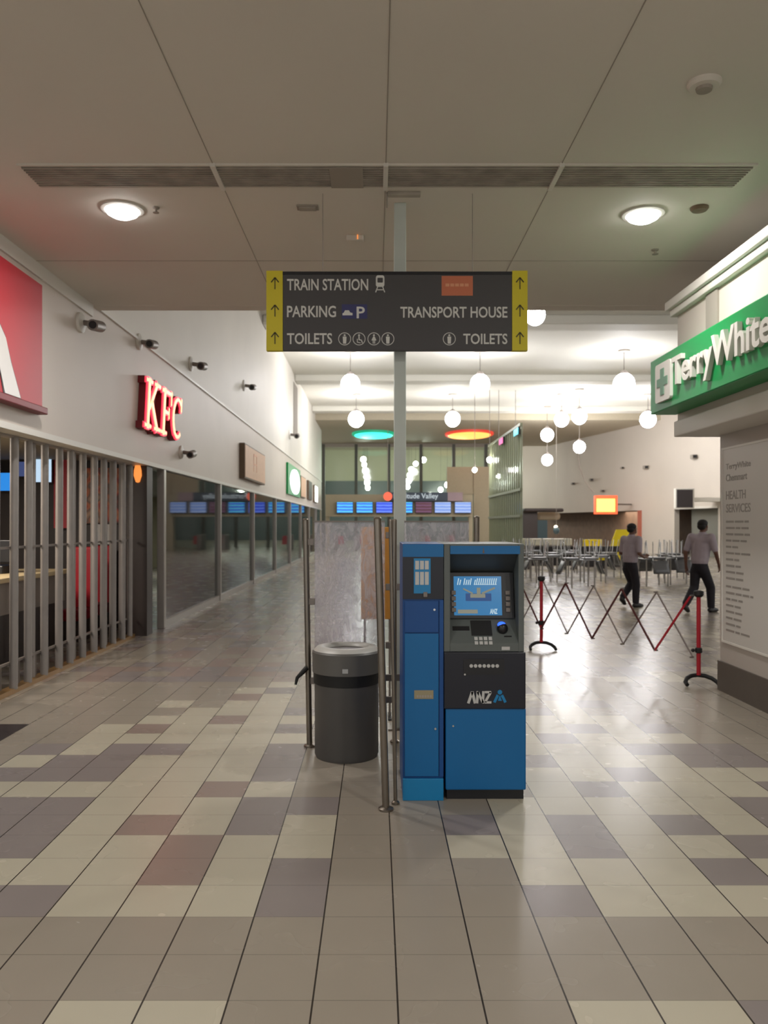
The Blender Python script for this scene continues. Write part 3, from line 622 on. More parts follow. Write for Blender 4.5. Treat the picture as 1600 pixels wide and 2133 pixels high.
spanel(958,1000,1274,1282,.006,'screen_caption',lt2_e,th=.002)
mb = MB(); text(mb, 'ANZ', T(ax(1026), scr(0,1278,.008)[1], az(1283), FRONT), ax(1042)-ax(1026), az(1272)-az(1283), .002, .03); obj('screen_lettering', mb, lt_e, t)
for px in (944, 1060):
    for i in range(4):
        a = scr(px, 1234+i*12+9, .01); b = scr(px+10, 1234+i*12, .01)
        obj('side_button', MB().box(a[0], b[0], a[1], a[1]+.02, a[2], b[2]), brownsign_m if False else aludk_m, t, bevel=.003)
# console: sloping grey shelf
zc0 = az(1292); zc1 = az(1357)
mb = MB().add([(xa,AY+.13,zc0),(xb,AY+.13,zc0),(xb,AY+.0,zc1+.05),(xa,AY+.0,zc1+.05),(xa,AY+.42,zc0),(xb,AY+.42,zc0),(xb,AY+.42,zc1),(xa,AY+.42,zc1),(xa,AY,zc1),(xb,AY,zc1)],
              [(0,3,2,1),(3,8,9,2),(0,1,5,4),(8,7,6,9),(0,4,7,8,3),(1,2,9,6,5)])
obj('console', mb, atmgrey_m, t)
def con(px, py, d=.0):
    k = (py-1292)/(1343-1292); return Vector((ax(px), AY+.13-.13*k-d, az(py)))
def cpanel(p0,p1,q0,q1,d,nm,m,th=.01):
    a = [con(p0,q1,d), con(p1,q1,d), con(p1,q0,d), con(p0,q0,d)]; b = [v+Vector((0,th,0)) for v in a]
    return obj(nm, MB().add(a+b, [(0,1,2,3),(7,6,5,4),(0,4,5,1),(1,5,6,2),(2,6,7,3),(3,7,4,0)]), m, t)
cpanel(945,981,1308,1320,.004,'receipt_slot',black_m); cpanel(984,1028,1297,1326,.006,'keypad_shroud',rubber_m,.02)
for i in range(4):
    for j in range(2): cpanel(989+i*10,996+i*10,1328+j*8,1334+j*8,.012,'key',silver_m,.012)
c = con(1050, 1312, .02); obj('card_reader', MB().sphere(c, .034, .03, .036, 20), black_m, t, smooth=True)
obj('card_reader_glow', MB().sphere(con(1048,1304,.042), .026, .016, .020, 18), blueglow_e, t, smooth=True)
cpanel(1052,1068,1326,1338,.006,'card_label',black_m); cpanel(945,950,1344,1353,-.13,'sticker',silver_m)
obj('shelf_sticker', MB().box(ax(1045), ax(1062), AY-.003, AY, az(1354), az(1347)), silver_m, t)
obj('lock', MB().prism(circ(ax(968), az(1404), .006, 10), FRONT, -(AY-.013), -(AY-.018)), chrome_m, t); obj('lock', MB().prism(circ(ax(944), az(1512), .006, 10), FRONT, -AY, -(AY-.006)), chrome_m, t)
# side cabinet
x0, x1 = ax(839), ax(924)
t = thing('side_cabinet', 'narrow tall blue cabinet attached left of the cash machine', 'cabinet', ((x0+x1)/2, AY+.3, 0))
obj('body', MB().box(x0, x1, AY+.015, D1, .0, az(1133)), bluedk_m, t, bevel=.004)
obj('header', MB().box(x0, x1, AY, AY+.015, az(1160), az(1134)), blue_m, t); obj('black_band', MB().box(x0, x1, AY+.004, AY+.015, az(1248), az(1160)), navy_m, t)
obj('upper_door', MB().box(x0+.012, ax(914), AY+.004, AY+.015, az(1318), az(1252)), bluedk_m, t, bevel=.003)
obj('lower_door', MB().box(x0+.012, ax(914), AY+.004, AY+.015, az(1618), az(1320)), blue_m, t, bevel=.003)
obj('side_strip', MB().box(ax(915.5), x1, AY+.004, AY+.015, az(1618), az(1250)), bluedk_m, t); obj('kick_panel', MB().box(x0, x1, AY-.004, AY+.015, .0, az(1622)), bluelt_m, t, bevel=.003)
le = obj('leaflet', MB().box(ax(862), ax(897), AY-.006, AY+.004, az(1236), az(1163)), bluelt_m, t)
for i in range(3):
    obj('leaflet_print', MB().box(ax(865+i*10), ax(873+i*10), AY-.009, AY-.006, az(1186), az(1168)), silver_m, le); obj('leaflet_print', MB().box(ax(865+i*10), ax(873+i*10), AY-.009, AY-.006, az(1218), az(1191)), silver_m, le)
obj('leaflet_clip', MB().box(ax(882), ax(890), AY-.012, AY+.004, az(1243), az(1233)), aludk_m, t)
obj('sticker', MB().box(ax(863), ax(903), AY+.001, AY+.004, az(1456), az(1438)), mat('beige_sticker', rgb(150,140,112), .5), t)
mb = MB()
for i in range(6): mb.box(ax(868+i*5.5), ax(872+i*5.5), AY-.001, AY+.001, az(1453), az(1448))
obj('sticker_print', mb, seam_m, t)
for px, py in ((905,1270),(907,1518)): obj('lock', MB().prism(circ(ax(px), az(py), .007, 12), FRONT, -(AY+.004), -(AY-.004)), chrome_m, t)
# ------------------------------------------------------------------ litter bin
BX, BY, BR = fx(722,5.83), 5.83, .245
t = thing('litter_bin', 'round charcoal litter bin with pale grey lid behind steel post', 'litter bin', (BX,BY,0))
obj('body', MB().lathe((BX,BY,0), [(BR-.02,0),(BR-.012,.02),(BR-.012,.56),(BR-.004,.6)], 48), bin_m, t, smooth=True)
obj('bag_edge', MB().lathe((BX,BY,0), [(BR-.016,.53),(BR-.005,.535),(BR-.002,.62),(BR-.02,.625)], 48), rubber_m, t, smooth=True)
obj('rim', MB().lathe((BX,BY,0), [(BR-.015,.61),(BR+.004,.615),(BR+.006,.76),(BR-.01,.775),(BR-.05,.775)], 48), binrim_m, t, smooth=True)
obj('lid', MB().lathe((BX,BY,0), [(BR-.004,.772),(BR-.03,.795),(BR-.075,.80),(BR-.10,.785),(BR-.13,.74),(BR-.14,.62)], 48), binlid_m, t, smooth=True)
obj('badge', MB().box(BX-.02,BX+.02,BY-BR-.012,BY-BR,.64,.67), silver_m, t); obj('inner_bag', MB().lathe((BX,BY,0), [(BR-.14,.62),(.02,.6),(0,.6)], 32), rubber_m, t)
# ------------------------------------------------------------------ steel posts and textured glass screens
def post(px, py, Y, label, lean=0, r=.021, top=1.71, name='steel_post', clips=(), foot=True):
    X = fx(px, Y); t = thing(name, label, 'post', (X, Y, 0)); tx = X-lean
    obj('tube', MB().tube([(X,Y,.0),(tx,Y,top)], r, 18), steel_m, t, smooth=True)
    obj('cap', MB().lathe((tx,Y,top), [(r,0),(r*1.05,.004),(r*.8,.014),(0,.016)], 18), steel_m, t, smooth=True)
    if foot: obj('foot_plate', MB().lathe((X,Y,0), [(r*2,0),(r*2,.012),(r*1.3,.02),(r,.022)], 24), steel_m, t, smooth=True)
    for z, dx, dy in clips:
        xx = X-lean*z/top; obj('glass_clamp', MB().box(xx+min(0,dx), xx+max(0,dx), Y-.014+min(0,dy), Y+.014+max(0,dy), z-.025, z+.025), aludk_m, t, bevel=.004)
    return t, X
tA, XA = post(804, 0, 4.70, 'nearest leaning steel post left of the cash machine', .05, .0225, 1.715)
tB, XB = post(824, 0, 4.80, 'thin steel post tight against the blue cabinet', .03, .012, 1.70)
tC, XC = post(645, 0, 6.04, 'leftmost steel post beside the litter bin', .03, .022, 1.715, clips=((.5,.06,0),(1.55,.06,0),(1.1,.06,0)))
st_ = obj('strap', MB().tube([(XC-.02,6.02,.60),(XC-.05,6.0,.57),(XC-.09,5.99,.53),(XC-.10,5.98,.48)], [.02,.018,.014,.01], 8), rubber_m, tC, smooth=True); st_['label'] = 'black strap end hanging from the post'
tD, XD = post(822, 0, 6.16, 'steel post behind nearest post, with glass clamps', .0, .018, 1.71, clips=((.33,-.07,0),(.5,-.07,0),(.75,-.07,0),(1.2,-.07,0),(1.6,-.07,0),(1.2,.06,0),(.5,.06,0)))
tE, XE = post(993, 0, 6.16, 'steel post rising behind the cash machine top', .0, .022, 1.735)
t = thing('glass_screen', 'textured glass screen panel behind the litter bin', 'glass screen', ((XC+XD)/2, 6.14, .2))
obj('pane', MB().box(XC+.03, XD-.075, 6.135, 6.15, .2, 1.70), screenglass_m, t)
obj('top_rail', MB().box(XC+.02, XD-.075, 6.13, 6.155, 1.70, 1.712), aludk_m, t)
obj('support', MB().box(XC+.2, XC+.23, 6.13, 6.155, 0, .2).box(XD-.25, XD-.22, 6.13, 6.155, 0, .2), aludk_m, t)
t = thing('glass_screen', 'textured glass screen panel behind the cash machine', 'glass screen', ((XE+XD)/2, 6.16, .2))
obj('pane', MB().box(XD+.075, XE-.06, 6.155, 6.17, .2, 1.70), screenglass_m, t)
obj('top_rail', MB().box(XD+.075, XE-.06, 6.15, 6.175, 1.70, 1.712), aludk_m, t)
obj('support', MB().box(XD+.2, XD+.23, 6.15, 6.175, 0, .2).box(XE-.2, XE-.17, 6.15, 6.175, 0, .2), aludk_m, t)
Y = 6.95; t = thing('orange_notice', 'orange notice board on a stand behind the textured glass', 'notice board', (fx(785,Y),Y,0))
orange_m = mat('orange_board', rgb(214,150,60), .5, noise=.05)
obj('board', MB().box(fx(752,Y), fx(820,Y), Y, Y+.03, fz(1290,Y), fz(1098,Y)), orange_m, t, bevel=.006)
for px in (760, 812): obj('leg', MB().tube([(fx(px,Y),Y+.015,.0),(fx(px,Y),Y+.015,fz(1288,Y))], .01, 8), aludk_m, t)
for px in (760, 812): obj('foot', MB().box(fx(px,Y)-.015, fx(px,Y)+.015, Y-.12, Y+.15, 0, .012), rubber_m, t)
# ------------------------------------------------------------------ expanding barrier
P1 = Vector((2.22,10.72,0)); P2 = Vector((3.36,8.38,0)); DV = P2-P1
def bp_(tt, z, side=0):
    n = Vector((-DV.y, DV.x, 0)).normalized()*side; p = P1+DV*tt+n; p.z = z; return p
t = thing('expanding_barrier', 'red and maroon expanding lattice barrier across the right walkway', 'barrier', tuple(P1))
def bar(a, b, m, wdt=.022):
    mb = MB(); d = (b-a).normalized(); n = DV.normalized(); pr = Vector((-DV.y, DV.x, 0)).normalized()*.005; q = d.cross(pr.normalized()).normalized()*wdt/2
    vs = [a-q-pr, a+q-pr, b+q-pr, b-q-pr, a-q+pr, a+q+pr, b+q+pr, b-q+pr]
    mb.add(vs, [(0,3,2,1),(4,5,6,7),(0,1,5,4),(1,2,6,5),(2,3,7,6),(3,0,4,7)]); return obj('slat', mb, m, t)
ts = [-.38,-.19,.005,.2,.39,.585,.785,.98]
for i in range(len(ts)-1):
    lo, hi = .28, .93
    za, zb_ = (hi, lo) if i % 2 == 1 else (lo, hi)
    bar(bp_(ts[i], za, -.014), bp_(ts[i+1], zb_, -.014), maroon_m if i < 6 else barred_m)
    bar(bp_(ts[i], lo+hi-za, .014), bp_(ts[i+1], lo+hi-zb_, .014), slat_m, .014)
for i, tt in enumerate(ts):
    for z in (.28,.93): obj('rivet', MB().tube([bp_(tt,z,-.026), bp_(tt,z,.026)], .009, 8), aludk_m, t)
for P, lab in ((P1,'far red post of the barrier'), (P2+Vector((.03,0,0)),'near red post of the barrier')):
    p = obj('post', MB().tube([(P.x,P.y,.10),(P.x,P.y,.95)], .022, 14), barred_m, t, smooth=True); p['label'] = lab
    obj('cap', MB().lathe((P.x,P.y,.95), [(.03,-.03),(.05,-.01),(.05,.03),(.02,.04),(0,.04)], 16), rubber_m, p, smooth=True)
    obj('collar', MB().lathe((P.x,P.y,.36), [(.024,-.03),(.036,-.02),(.036,.02),(.024,.03)], 14), rubber_m, p, smooth=True); obj('knob', MB().sphere((P.x-.06,P.y,.36), .02), rubber_m, p)
    pts = []
    for k in range(9):
        a = math.radians(-10+200*k/8); pts.append((P.x+.17*math.cos(a), P.y-.10+.13*math.sin(a), .02+.075*math.sin(max(0,min(PI,a)))))
    pts[0] = (pts[0][0],pts[0][1],.02); pts[-1] = (pts[-1][0],pts[-1][1],.02)
    obj('foot', MB().tube(pts, [.02]+[.022]*7+[.02], 10), rubber_m, p, smooth=True)
# ------------------------------------------------------------------ people
def limb_mesh(name, chains, m, parent, voxel=.008):
    """chains of (x, y, z, r): each pair of joints becomes a tapered capsule (hull of two ellipsoids); a voxel
    remesh then welds them all into one continuous surface.  r may be (sideways, front-to-back)"""
    out = bmesh.new(); dirs = []
    for a in range(1, 8):
        for b in range(14): dirs.append(Vector((math.sin(PI*a/8)*math.cos(2*PI*b/14), math.sin(PI*a/8)*math.sin(2*PI*b/14), math.cos(PI*a/8))))
    dirs += [Vector((0,0,1)), Vector((0,0,-1))]
    def ell(p):
        r = p[3]; rx, ry, rz = (r[1], r[0], (r[0]+r[1])*.5*.85) if isinstance(r, tuple) else (r, r, r)
        return [Vector(p[:3])+Vector((d.x*rx, d.y*ry, d.z*rz)) for d in dirs]
    tmp = bpy.data.meshes.new('t')
    for ch in chains:
        for a, b in zip(ch, ch[1:]):
            bm = bmesh.new()
            for v in ell(a)+ell(b): bm.verts.new(v)
            r = bmesh.ops.convex_hull(bm, input=bm.verts)
            bmesh.ops.delete(bm, geom=[v for v in bm.verts if not v.link_faces], context='VERTS')
            bmesh.ops.recalc_face_normals(bm, faces=bm.faces); bm.to_mesh(tmp); bm.free(); out.from_mesh(tmp)
    me = bpy.data.meshes.new(name); out.to_mesh(me); out.free(); bpy.data.meshes.remove(tmp); me.materials.append(m)
    o = bpy.data.objects.new(name, me); COL.objects.link(o); o.parent = parent
    rm = o.modifiers.new('weld', 'REMESH'); rm.mode = 'VOXEL'; rm.voxel_size = voxel; rm.use_smooth_shade = True
    sm = o.modifiers.new('smooth', 'SMOOTH'); sm.factor = .5; sm.iterations = 3
    return o
def person(label, loc, head_deg, hgt, J):
    """J: joints in a local frame x forward, y left, z up, for a 1.75 m figure"""
    t = thing('person', label, 'person', loc); k = hgt/1.75
    t.rotation_euler = (0, 0, math.radians(head_deg)); t.scale = (k, k, k)
    V = lambda p, r: (p[0], p[1], p[2], r)
    hip = J['hip']; ch = J['chest']; nk = J['neck']; hd = J['head']
    def mk(name, chains, m, vx=.012): return limb_mesh(name, chains, m, t, vx)
    body = []
    body.append([V(hip,(.13,.10)), V(J['waist'],(.125,.10)), V(ch,(.155,.11)), V(nk,(.062,.062)), V((nk[0]*.5+hd[0]*.5+.0,nk[1],(nk[2]+hd[2])/2-.01),(.055,.058)), V(hd,(.078,.095)), V((hd[0]-.005,hd[1],hd[2]+.075),(.066,.082))])
    body.append([V(hd,(.078,.095)), V((hd[0]+.07,hd[1],hd[2]-.055),(.045,.035))])           # jaw
    for s_, n_ in ((1,'L'),(-1,'R')):
        sh, el, wr, hand = J['sh'+n_], J['el'+n_], J['wr'+n_], J['hand'+n_]
        pm = tuple(wr[i]*.35+hand[i]*.65 for i in range(3))
        body.append([V(ch,(.155,.11)), V(sh,.058), V(el,.042), V(wr,.027), V(pm,(.036,.02))])
        d = Vector(hand)-Vector(wr); d.normalize(); side = Vector(J.get('palm'+n_, (1,0,0))); side = (side-d*side.dot(d)).normalized(); curl = d.cross(side)*(.3*s_)
        for q, ln in ((-.03,.07),(-.010,.082),(.010,.088),(.03,.078)):
            b0 = Vector(pm)+side*q+d*.03; b1 = b0+d*ln*.5+curl*.02; b2 = b1+d*ln*.45+curl*.09
            body.append([V(pm,(.036,.02)), V(b0,.010), V(b1,.009), V(b2,.0075)])
        b0 = Vector(pm)+side*.035-d*.02; b1 = b0+side*.022+d*.03; b2 = b1+d*.028+side*.004
        body.append([V(pm,(.036,.02)), V(b0,.011), V(b1,.0095), V(b2,.008)])
        hp, kn, an, toe = J['hp'+n_], J['kn'+n_], J['an'+n_], J['toe'+n_]
        body.append([V(hip,(.13,.10)), V(hp,.08), V(kn,.052), V(an,.036), V(((an[0]+toe[0])/2,(an[1]+toe[1])/2,(an[2]+toe[2])/2-.02),.034), V(toe,.028)])
    mk('body', body, skin_m, .006)
    # face and ears
    mb = MB(); L = Vector(loc); 
    fmb = lambda c, *r: mb.sphere(Vector(c)+L, *r)
    fmb((hd[0]+.105,hd[1],hd[2]-.005), .018,.014,.022); fmb((hd[0],hd[1]+.082,hd[2]-.0), .018,.01,.028); fmb((hd[0],hd[1]-.082,hd[2]-.0), .018,.01,.028)
    obj('nose_and_ears', mb, skin_m, t, smooth=True)
    mb = MB(); fmb((hd[0]+.092,hd[1]+.03,hd[2]+.022),.012,.014,.009); fmb((hd[0]+.092,hd[1]-.03,hd[2]+.022),.012,.014,.009); obj('eyes', mb, trouser_m, t, smooth=True)
    mb = MB(); fmb((hd[0]+.09,hd[1],hd[2]-.05),.014,.026,.006); obj('mouth', mb, reddk_m, t, smooth=True)
    mb = MB(); fmb((hd[0]-.028,hd[1],hd[2]+.062), .105,.092,.078,24); fmb((hd[0]-.06,hd[1],hd[2]+.01), .068,.084,.075,24); obj('hair', mb, hair_m, t, smooth=True)
    # shirt
    sc = [[V((hip[0],hip[1],hip[2]+.06),(.165,.135)), V(J['waist'],(.172,.14)), V((ch[0],ch[1],ch[2]-.06),(.185,.14)), V(ch,(.175,.125)), V((nk[0],nk[1],nk[2]-.02),(.085,.08))]]
    for n_ in 'LR':
        sh, el, wr = J['sh'+n_], J['el'+n_], J['wr'+n_]
        fr = J.get('sleeve', .8); e2 = tuple(sh[i]*(1-fr)+el[i]*fr for i in range(3))
        sc.append([V(ch,(.175,.125)), V(sh,.078), V(e2,.062)])
    mk('shirt', sc, shirt_m)
    tc = []
    for n_ in 'LR':
        hp, kn, an = J['hp'+n_], J['kn'+n_], J['an'+n_]
        tc.append([V((hip[0],hip[1],hip[2]+.07),(.145,.12)), V((hip[0],hip[1],hip[2]-.02),(.15,.125)), V(hp,.098), V(kn,.083), V(tuple(kn[i]*.08+an[i]*.92 for i in range(3)),.067)])
    mk('trousers', tc, trouser_m)
    mb = MB(); hz = hip[2]+.045
    mb.lathe((L.x+hip[0],L.y+hip[1],L.z+hz), [(.165,-.018),(.168,-.018),(.168,.018),(.165,.018)], 28); 
    for n_ in 'LR':
        an, toe = J['an'+n_], J['toe'+n_]; mid = tuple((an[i]+toe[i])/2 for i in range(3)); he = (an[0]-.04*(toe[0]-an[0])/.16, an[1], an[2]-.03)
        mk('shoe', [[V((an[0],an[1],an[2]),.05), V((he[0],he[1],he[2]-.01),.048), V((mid[0],mid[1],mid[2]-.015),.05), V(toe,(.046,.036))]], shoe_m)
    return t
walkA = dict(hip=(0,0,.93), waist=(0,0,1.08), chest=(.03,0,1.33), neck=(.04,0,1.49), head=(.07,0,1.62),
 shL=(.03,.19,1.42), elL=(.0,.25,1.13), wrL=(.20,.22,1.08), handL=(.29,.20,1.11), shR=(.03,-.19,1.42), elR=(-.02,-.25,1.13), wrR=(.19,-.20,1.04), handR=(.28,-.17,1.06),
 hpL=(.0,.085,.79), knL=(.17,.10,.50), anL=(-.13,.10,.20), toeL=(-.06,.10,.07), hpR=(.0,-.085,.79), knR=(.06,-.10,.48), anR=(.05,-.10,.085), toeR=(.22,-.11,.035))
walkB = dict(hip=(0,0,.91), waist=(.02,0,1.06), chest=(.06,0,1.32), neck=(.09,0,1.48), head=(.12,0,1.61),
 shL=(.05,.20,1.41), elL=(-.05,.26,1.13), wrL=(-.02,.27,.88), handL=(.0,.27,.76), shR=(.05,-.20,1.41), elR=(.08,-.27,1.13), wrR=(.22,-.25,.92), handR=(.28,-.24,.82),
 hpL=(-.01,.085,.77), knL=(-.02,.10,.47), anL=(-.33,.10,.16), toeL=(-.24,.10,.04), hpR=(.01,-.085,.77), knR=(.20,-.10,.47), anR=(.22,-.10,.085), toeR=(.39,-.11,.035))
YP = 16.2; person('man in pale short-sleeved shirt and dark trousers walking, left of two', (fx(1313,YP), YP, 0), 32, 1.70, walkA)
YP = 15.2; person('man in pale shirt and dark trousers striding beside the kiosk wall', (fx(1458,YP), YP, 0), 38, 1.78, walkB)
# ------------------------------------------------------------------ food court tables and upturned chairs
def make_table():
    t = thing('cafe_table', 'x', 'table'); 
    obj('tabletop', MB().box(-.36,.36,-.36,.36,.72,.75), tabletop_m, t, bevel=.01)
    for sx_ in (-1,1):
        for sy_ in (-1,1): obj('leg', MB().tube([(sx_*.30,sy_*.30,0),(sx_*.30,sy_*.30,.72)], .02, 8), alu_m, t, smooth=True)
    return t
def make_chair():
    t = thing('cafe_chair', 'x', 'chair')
    obj('seat', MB().prism(rrect(-.21,.21,-.2,.2,.05), Matrix.Identity(4), .41, .45), chairg_m, t, bevel=.012)
    mb = MB(); n = 6; vs = []; fs = []
    for j in range(4):
        for i in range(n+1):
            u = -1+2*i/n; vs.append((u*.22, .21+.055*j-.03*(u*u), .50+.115*j))
    for j in range(3):
        for i in range(n): fs.append((j*(n+1)+i, j*(n+1)+i+1, (j+1)*(n+1)+i+1, (j+1)*(n+1)+i))
    mb.add(vs, fs); b = obj('backrest', mb, chairg_m, t, smooth=True); so = b.modifiers.new('solid', 'SOLIDIFY'); so.thickness = .02
    for s_ in (-1,1):
        obj('back_frame', MB().tube([(s_*.18,.19,.44),(s_*.19,.22,.6),(s_*.18,.31,.84)], .011, 8), chrome_m, t, smooth=True)
        obj('leg', MB().tube([(s_*.18,-.18,.43),(s_*.2,-.2,0)], .012, 8), chrome_m, t, smooth=True); obj('leg', MB().tube([(s_*.18,.18,.43),(s_*.2,.24,0)], .012, 8), chrome_m, t, smooth=True)
    return t
tproto, cproto = make_table(), make_chair(); used = [False, False]
def put(proto, k, loc, rot, label, group):
    o = proto if not used[k] else copy_tree(proto); used[k] = True
    o.location = loc; o.rotation_euler = rot; o['label'] = label; o['group'] = group; return o
left_t = [(4.15,21.6),(5.45,21.3),(4.9,23.3),(6.3,23.2),(4.5,25.2),(5.85,25.3),(7.2,25.5),(5.2,27.4),(6.6,27.6)]
right_t = [(7.6,21.9),(8.5,22.4),(7.95,24.6),(9.2,24.9)]
names = ['nearest at left end of left cluster','front right of left cluster','second row left of left cluster','second row right of left cluster','left end of third row, left cluster','third row middle of left cluster','rightmost of left cluster','back row left of left cluster','back row right of left cluster',
         'front left of right cluster','front right of right cluster','back left of right cluster','back right of right cluster']
for (x, y), nm in zip(left_t+right_t, names):
    rc = 'right cluster' in nm; a = rng.uniform(-.12,.12)+(PI/2 if rc else 0)
    put(tproto, 0, (x,y,0), (0,0,a), 'grey square cafe table, '+nm, 'tables in the food court')
    for s_, wh in ((0,'near' if rc else 'left'),(PI,'far' if rc else 'right')):
        d = .25; c = Vector((math.cos(a+s_+PI)*d, math.sin(a+s_+PI)*d, 0))
        # upturned: seat on the tabletop, legs up, backrest hanging past the edge
        o = put(cproto, 1, (x+c.x, y+c.y, .751+.45), (PI, 0, a+s_-PI/2), 'upturned grey chair, %s one on table %s' % (wh, nm.replace('cluster','cluster')), 'chairs upturned on food court tables')
# ------------------------------------------------------------------ food court background
Y = 30.0
t = thing('low_partition', 'long black low partition with yellow notices behind the tables', 'partition', (fx(1200,Y),Y,0))
obj('panel', MB().box(fx(1098,Y), fx(1330,Y), Y, Y+.08, .12, .82), mat('partition_black', rgb(34,28,28), .5), t); obj('top_rail', MB().box(fx(1098,Y), fx(1330,Y), Y-.03, Y+.11, .82, .86), dark_m, t)
for px in (1100,1150,1200,1260,1325): obj('foot', MB().box(fx(px,Y)-.03, fx(px,Y)+.03, Y-.15, Y+.2, 0, .12), dark_m, t)
for a, b in ((1240,1261),(1285,1302)): n_ = obj('notice', MB().box(fx(a,Y), fx(b,Y), Y-.02, Y, fz(1167,Y), fz(1150,Y)), yellowb_m, t); n_['label'] = 'yellow notice'
Y = 33.5
t = thing('pale_counter', 'pale counter top behind the upturned chairs', 'counter', (fx(1140,Y),Y,0))
obj('worktop', MB().box(fx(1092,Y), fx(1192,Y), Y, Y+.7, fz(1136,Y), fz(1122,Y)), mat('pale_worktop', rgb(206,198,180), .3), t, bevel=.02); obj('base', MB().box(fx(1094,Y), fx(1190,Y), Y+.08, Y+.65, 0, fz(1136,Y)), brown_m, t)
Y = 31.5
t = thing('yellow_bench', 'row of bright yellow bench seating above black partition', 'bench', (fx(1243,Y),Y,0))
obj('seat', MB().box(fx(1218,Y), fx(1268,Y), Y, Y+.5, fz(1146,Y), fz(1138,Y)), yellowb_m, t, bevel=.02); obj('backrest', MB().box(fx(1222,Y), fx(1262,Y), Y+.5, Y+.6, fz(1146,Y), fz(1124,Y)), yellowb_m, t, bevel=.02); obj('base', MB().box(fx(1220,Y), fx(1266,Y), Y+.05, Y+.55, 0, fz(1146,Y)), dark_m, t)
t = thing('yellow_board', 'tall slanted yellow board beside the left walking man', 'board', (fx(1290,Y),Y,0))
vs = [(1268,1146),(1306,1146),(1312,1103),(1284,1103)]
obj('panel', MB().prism([(fx(a,Y), fz(b,Y)) for a, b in vs], FRONT, -Y-.06, -Y), yellowb_m, t); obj('base', MB().box(fx(1270,Y), fx(1304,Y), Y, Y+.5, 0, fz(1146,Y)), dark_m, t)
# right hall wall: A (near) -> B (far)
A = Vector((17.1,40)); B = Vector((11.9,65)); WD = (B-A)
def wpt(px):
    k = (px-CX)/F; s_ = (k*A.y-A.x)/(WD.x-k*WD.y); return A+WD*s_
WN = Vector((WD.y, -WD.x)).normalized()                         # points away from the hall
def wslab(mb, p, q, z0, z1, th=.3, off=0):
    n = WN; a, b = p+n*off, q+n*off; c, d = b+n*th, a+n*th
    mb.add([(a.x,a.y,z0),(b.x,b.y,z0),(c.x,c.y,z0),(d.x,d.y,z0),(a.x,a.y,z1),(b.x,b.y,z1),(c.x,c.y,z1),(d.x,d.y,z1)], [(0,3,2,1),(4,5,6,7),(0,1,5,4),(1,2,6,5),(2,3,7,6),(3,0,4,7)])
near = A-WD*.5
mb = MB(); wslab(mb, near, B, 2.5, HC); wslab(mb, wpt(1405), wpt(1337), 0, 2.5); wslab(mb, near, wpt(1496), 0, 2.5); struct('wall_hall_right', mb, mat('hall_wall_paint', rgb(204,195,184), .55, noise=.04, nscale=.5))
mb = MB(); wslab(mb, near, B, 0, 3, .1, 2.2); struct('wall_hall_shop_back', mb, brick_m)
mb = MB(); wslab(mb, near, B, 2.55, 2.65, 2.2, .3); struct('ceiling_hall_shop', mb, dark_m)
mb = MB(); wslab(mb, wpt(1337), wpt(1329), 0, 2.5, .35, -.03); struct('trim_9', mb, mat('terracotta_jamb', rgb(176,98,76), .5))
mb = MB(); wslab(mb, wpt(1496), wpt(1406), 2.5, 2.62, .35, -.06); struct('trim_10', mb, trimw_m)
mb = MB(); wslab(mb, wpt(1482), wpt(1420), 0, 2.5, .1, .6); struct('door_2', mb, mat('grey_door', rgb(120,120,112), .5))
mb = MB().box(fx(1090,50), fx(1120,50), 50, 50.6, 0, 2.55); struct('wall_brown_pier', mb, dark_m)
mb = MB().box(fx(1090,50), fx(1172,50), 49.6, 50.8, 2.45, 2.68); struct('trim_11', mb, dark_m, bevel=.1)
mb = MB().box(fx(1118,51), fx(1168,51), 50.9, 51.6, 1.95, 2.45); struct('trim_12', mb, cream_m, bevel=.2)
l = bpy.data.lights.new('shop_fill_light', 'AREA'); l.size = 3; l.energy = 160; l.color = (1,.85,.7); o = bpy.data.objects.new('shop_fill_light', l); COL.objects.link(o); p = (wpt(1260)+WN*1.2); o.location = (p.x,p.y,2.5)  # bare area light under the right shop's ceiling, no fitting
# square speaker screen and wall spots
def wall_fix(px, py, s_, name, label, cat):
    p = wpt(px); Z = fz(py, p.y); t = thing(name, label, cat, (p.x,p.y,Z)); hw = s_*p.y/F/2
    obj('housing', MB().box(p.x-hw*1.0-.1, p.x+hw*1.0-.1, p.y-.35, p.y-.05, Z-hw*.8, Z+hw*.8), seam_m, t, bevel=.02); obj('lens', MB().box(p.x-hw*.7-.1, p.x+hw*.7-.1, p.y-.38, p.y-.35, Z-hw*.5, Z+hw*.5), black_m, t)
    obj('bracket', MB().tube([(p.x-.1,p.y-.1,Z),(p.x+.3,p.y+.1,Z)], .05, 8), seam_m, t)
for px, py, sz_, lab in ((1195,1008,6,'small spotlight on right hall wall, leftmost'),(1233,1000,7,'spotlight on right hall wall near curved cable'),(1297,975,5,'spotlight on right hall wall above orange sign'),(1346,974,9,'dark spotlight on middle of right hall wall'),(1446,952,11,'largest dark spotlight on right hall wall, highest'),(1256,1023,6,'small spotlight just over the glowing orange sign')):
    wall_fix(px, py, sz_, 'hall_spotlight', lab, 'spotlight')
Y = 39.0; t = thing('wall_speaker', 'square black speaker screen on white wall right of orange sign', 'speaker', (fx(1427,Y),Y,fz(1058,Y)))
obj('case', MB().box(fx(1408,Y), fx(1447,Y), Y, Y+.3, fz(1059,Y), fz(1017,Y)), trimw_m, t, bevel=.02); obj('front_panel', MB().box(fx(1410,Y), fx(1443,Y), Y-.03, Y, fz(1057,Y), fz(1020,Y)), mat('speaker_cloth', rgb(62,56,58), .7), t)
obj('bracket', MB().box(fx(1427,Y)-.05, 17.4, Y+.3, Y+1.2, fz(1040,Y)-.1, fz(1040,Y)+.1), trimw_m, t)
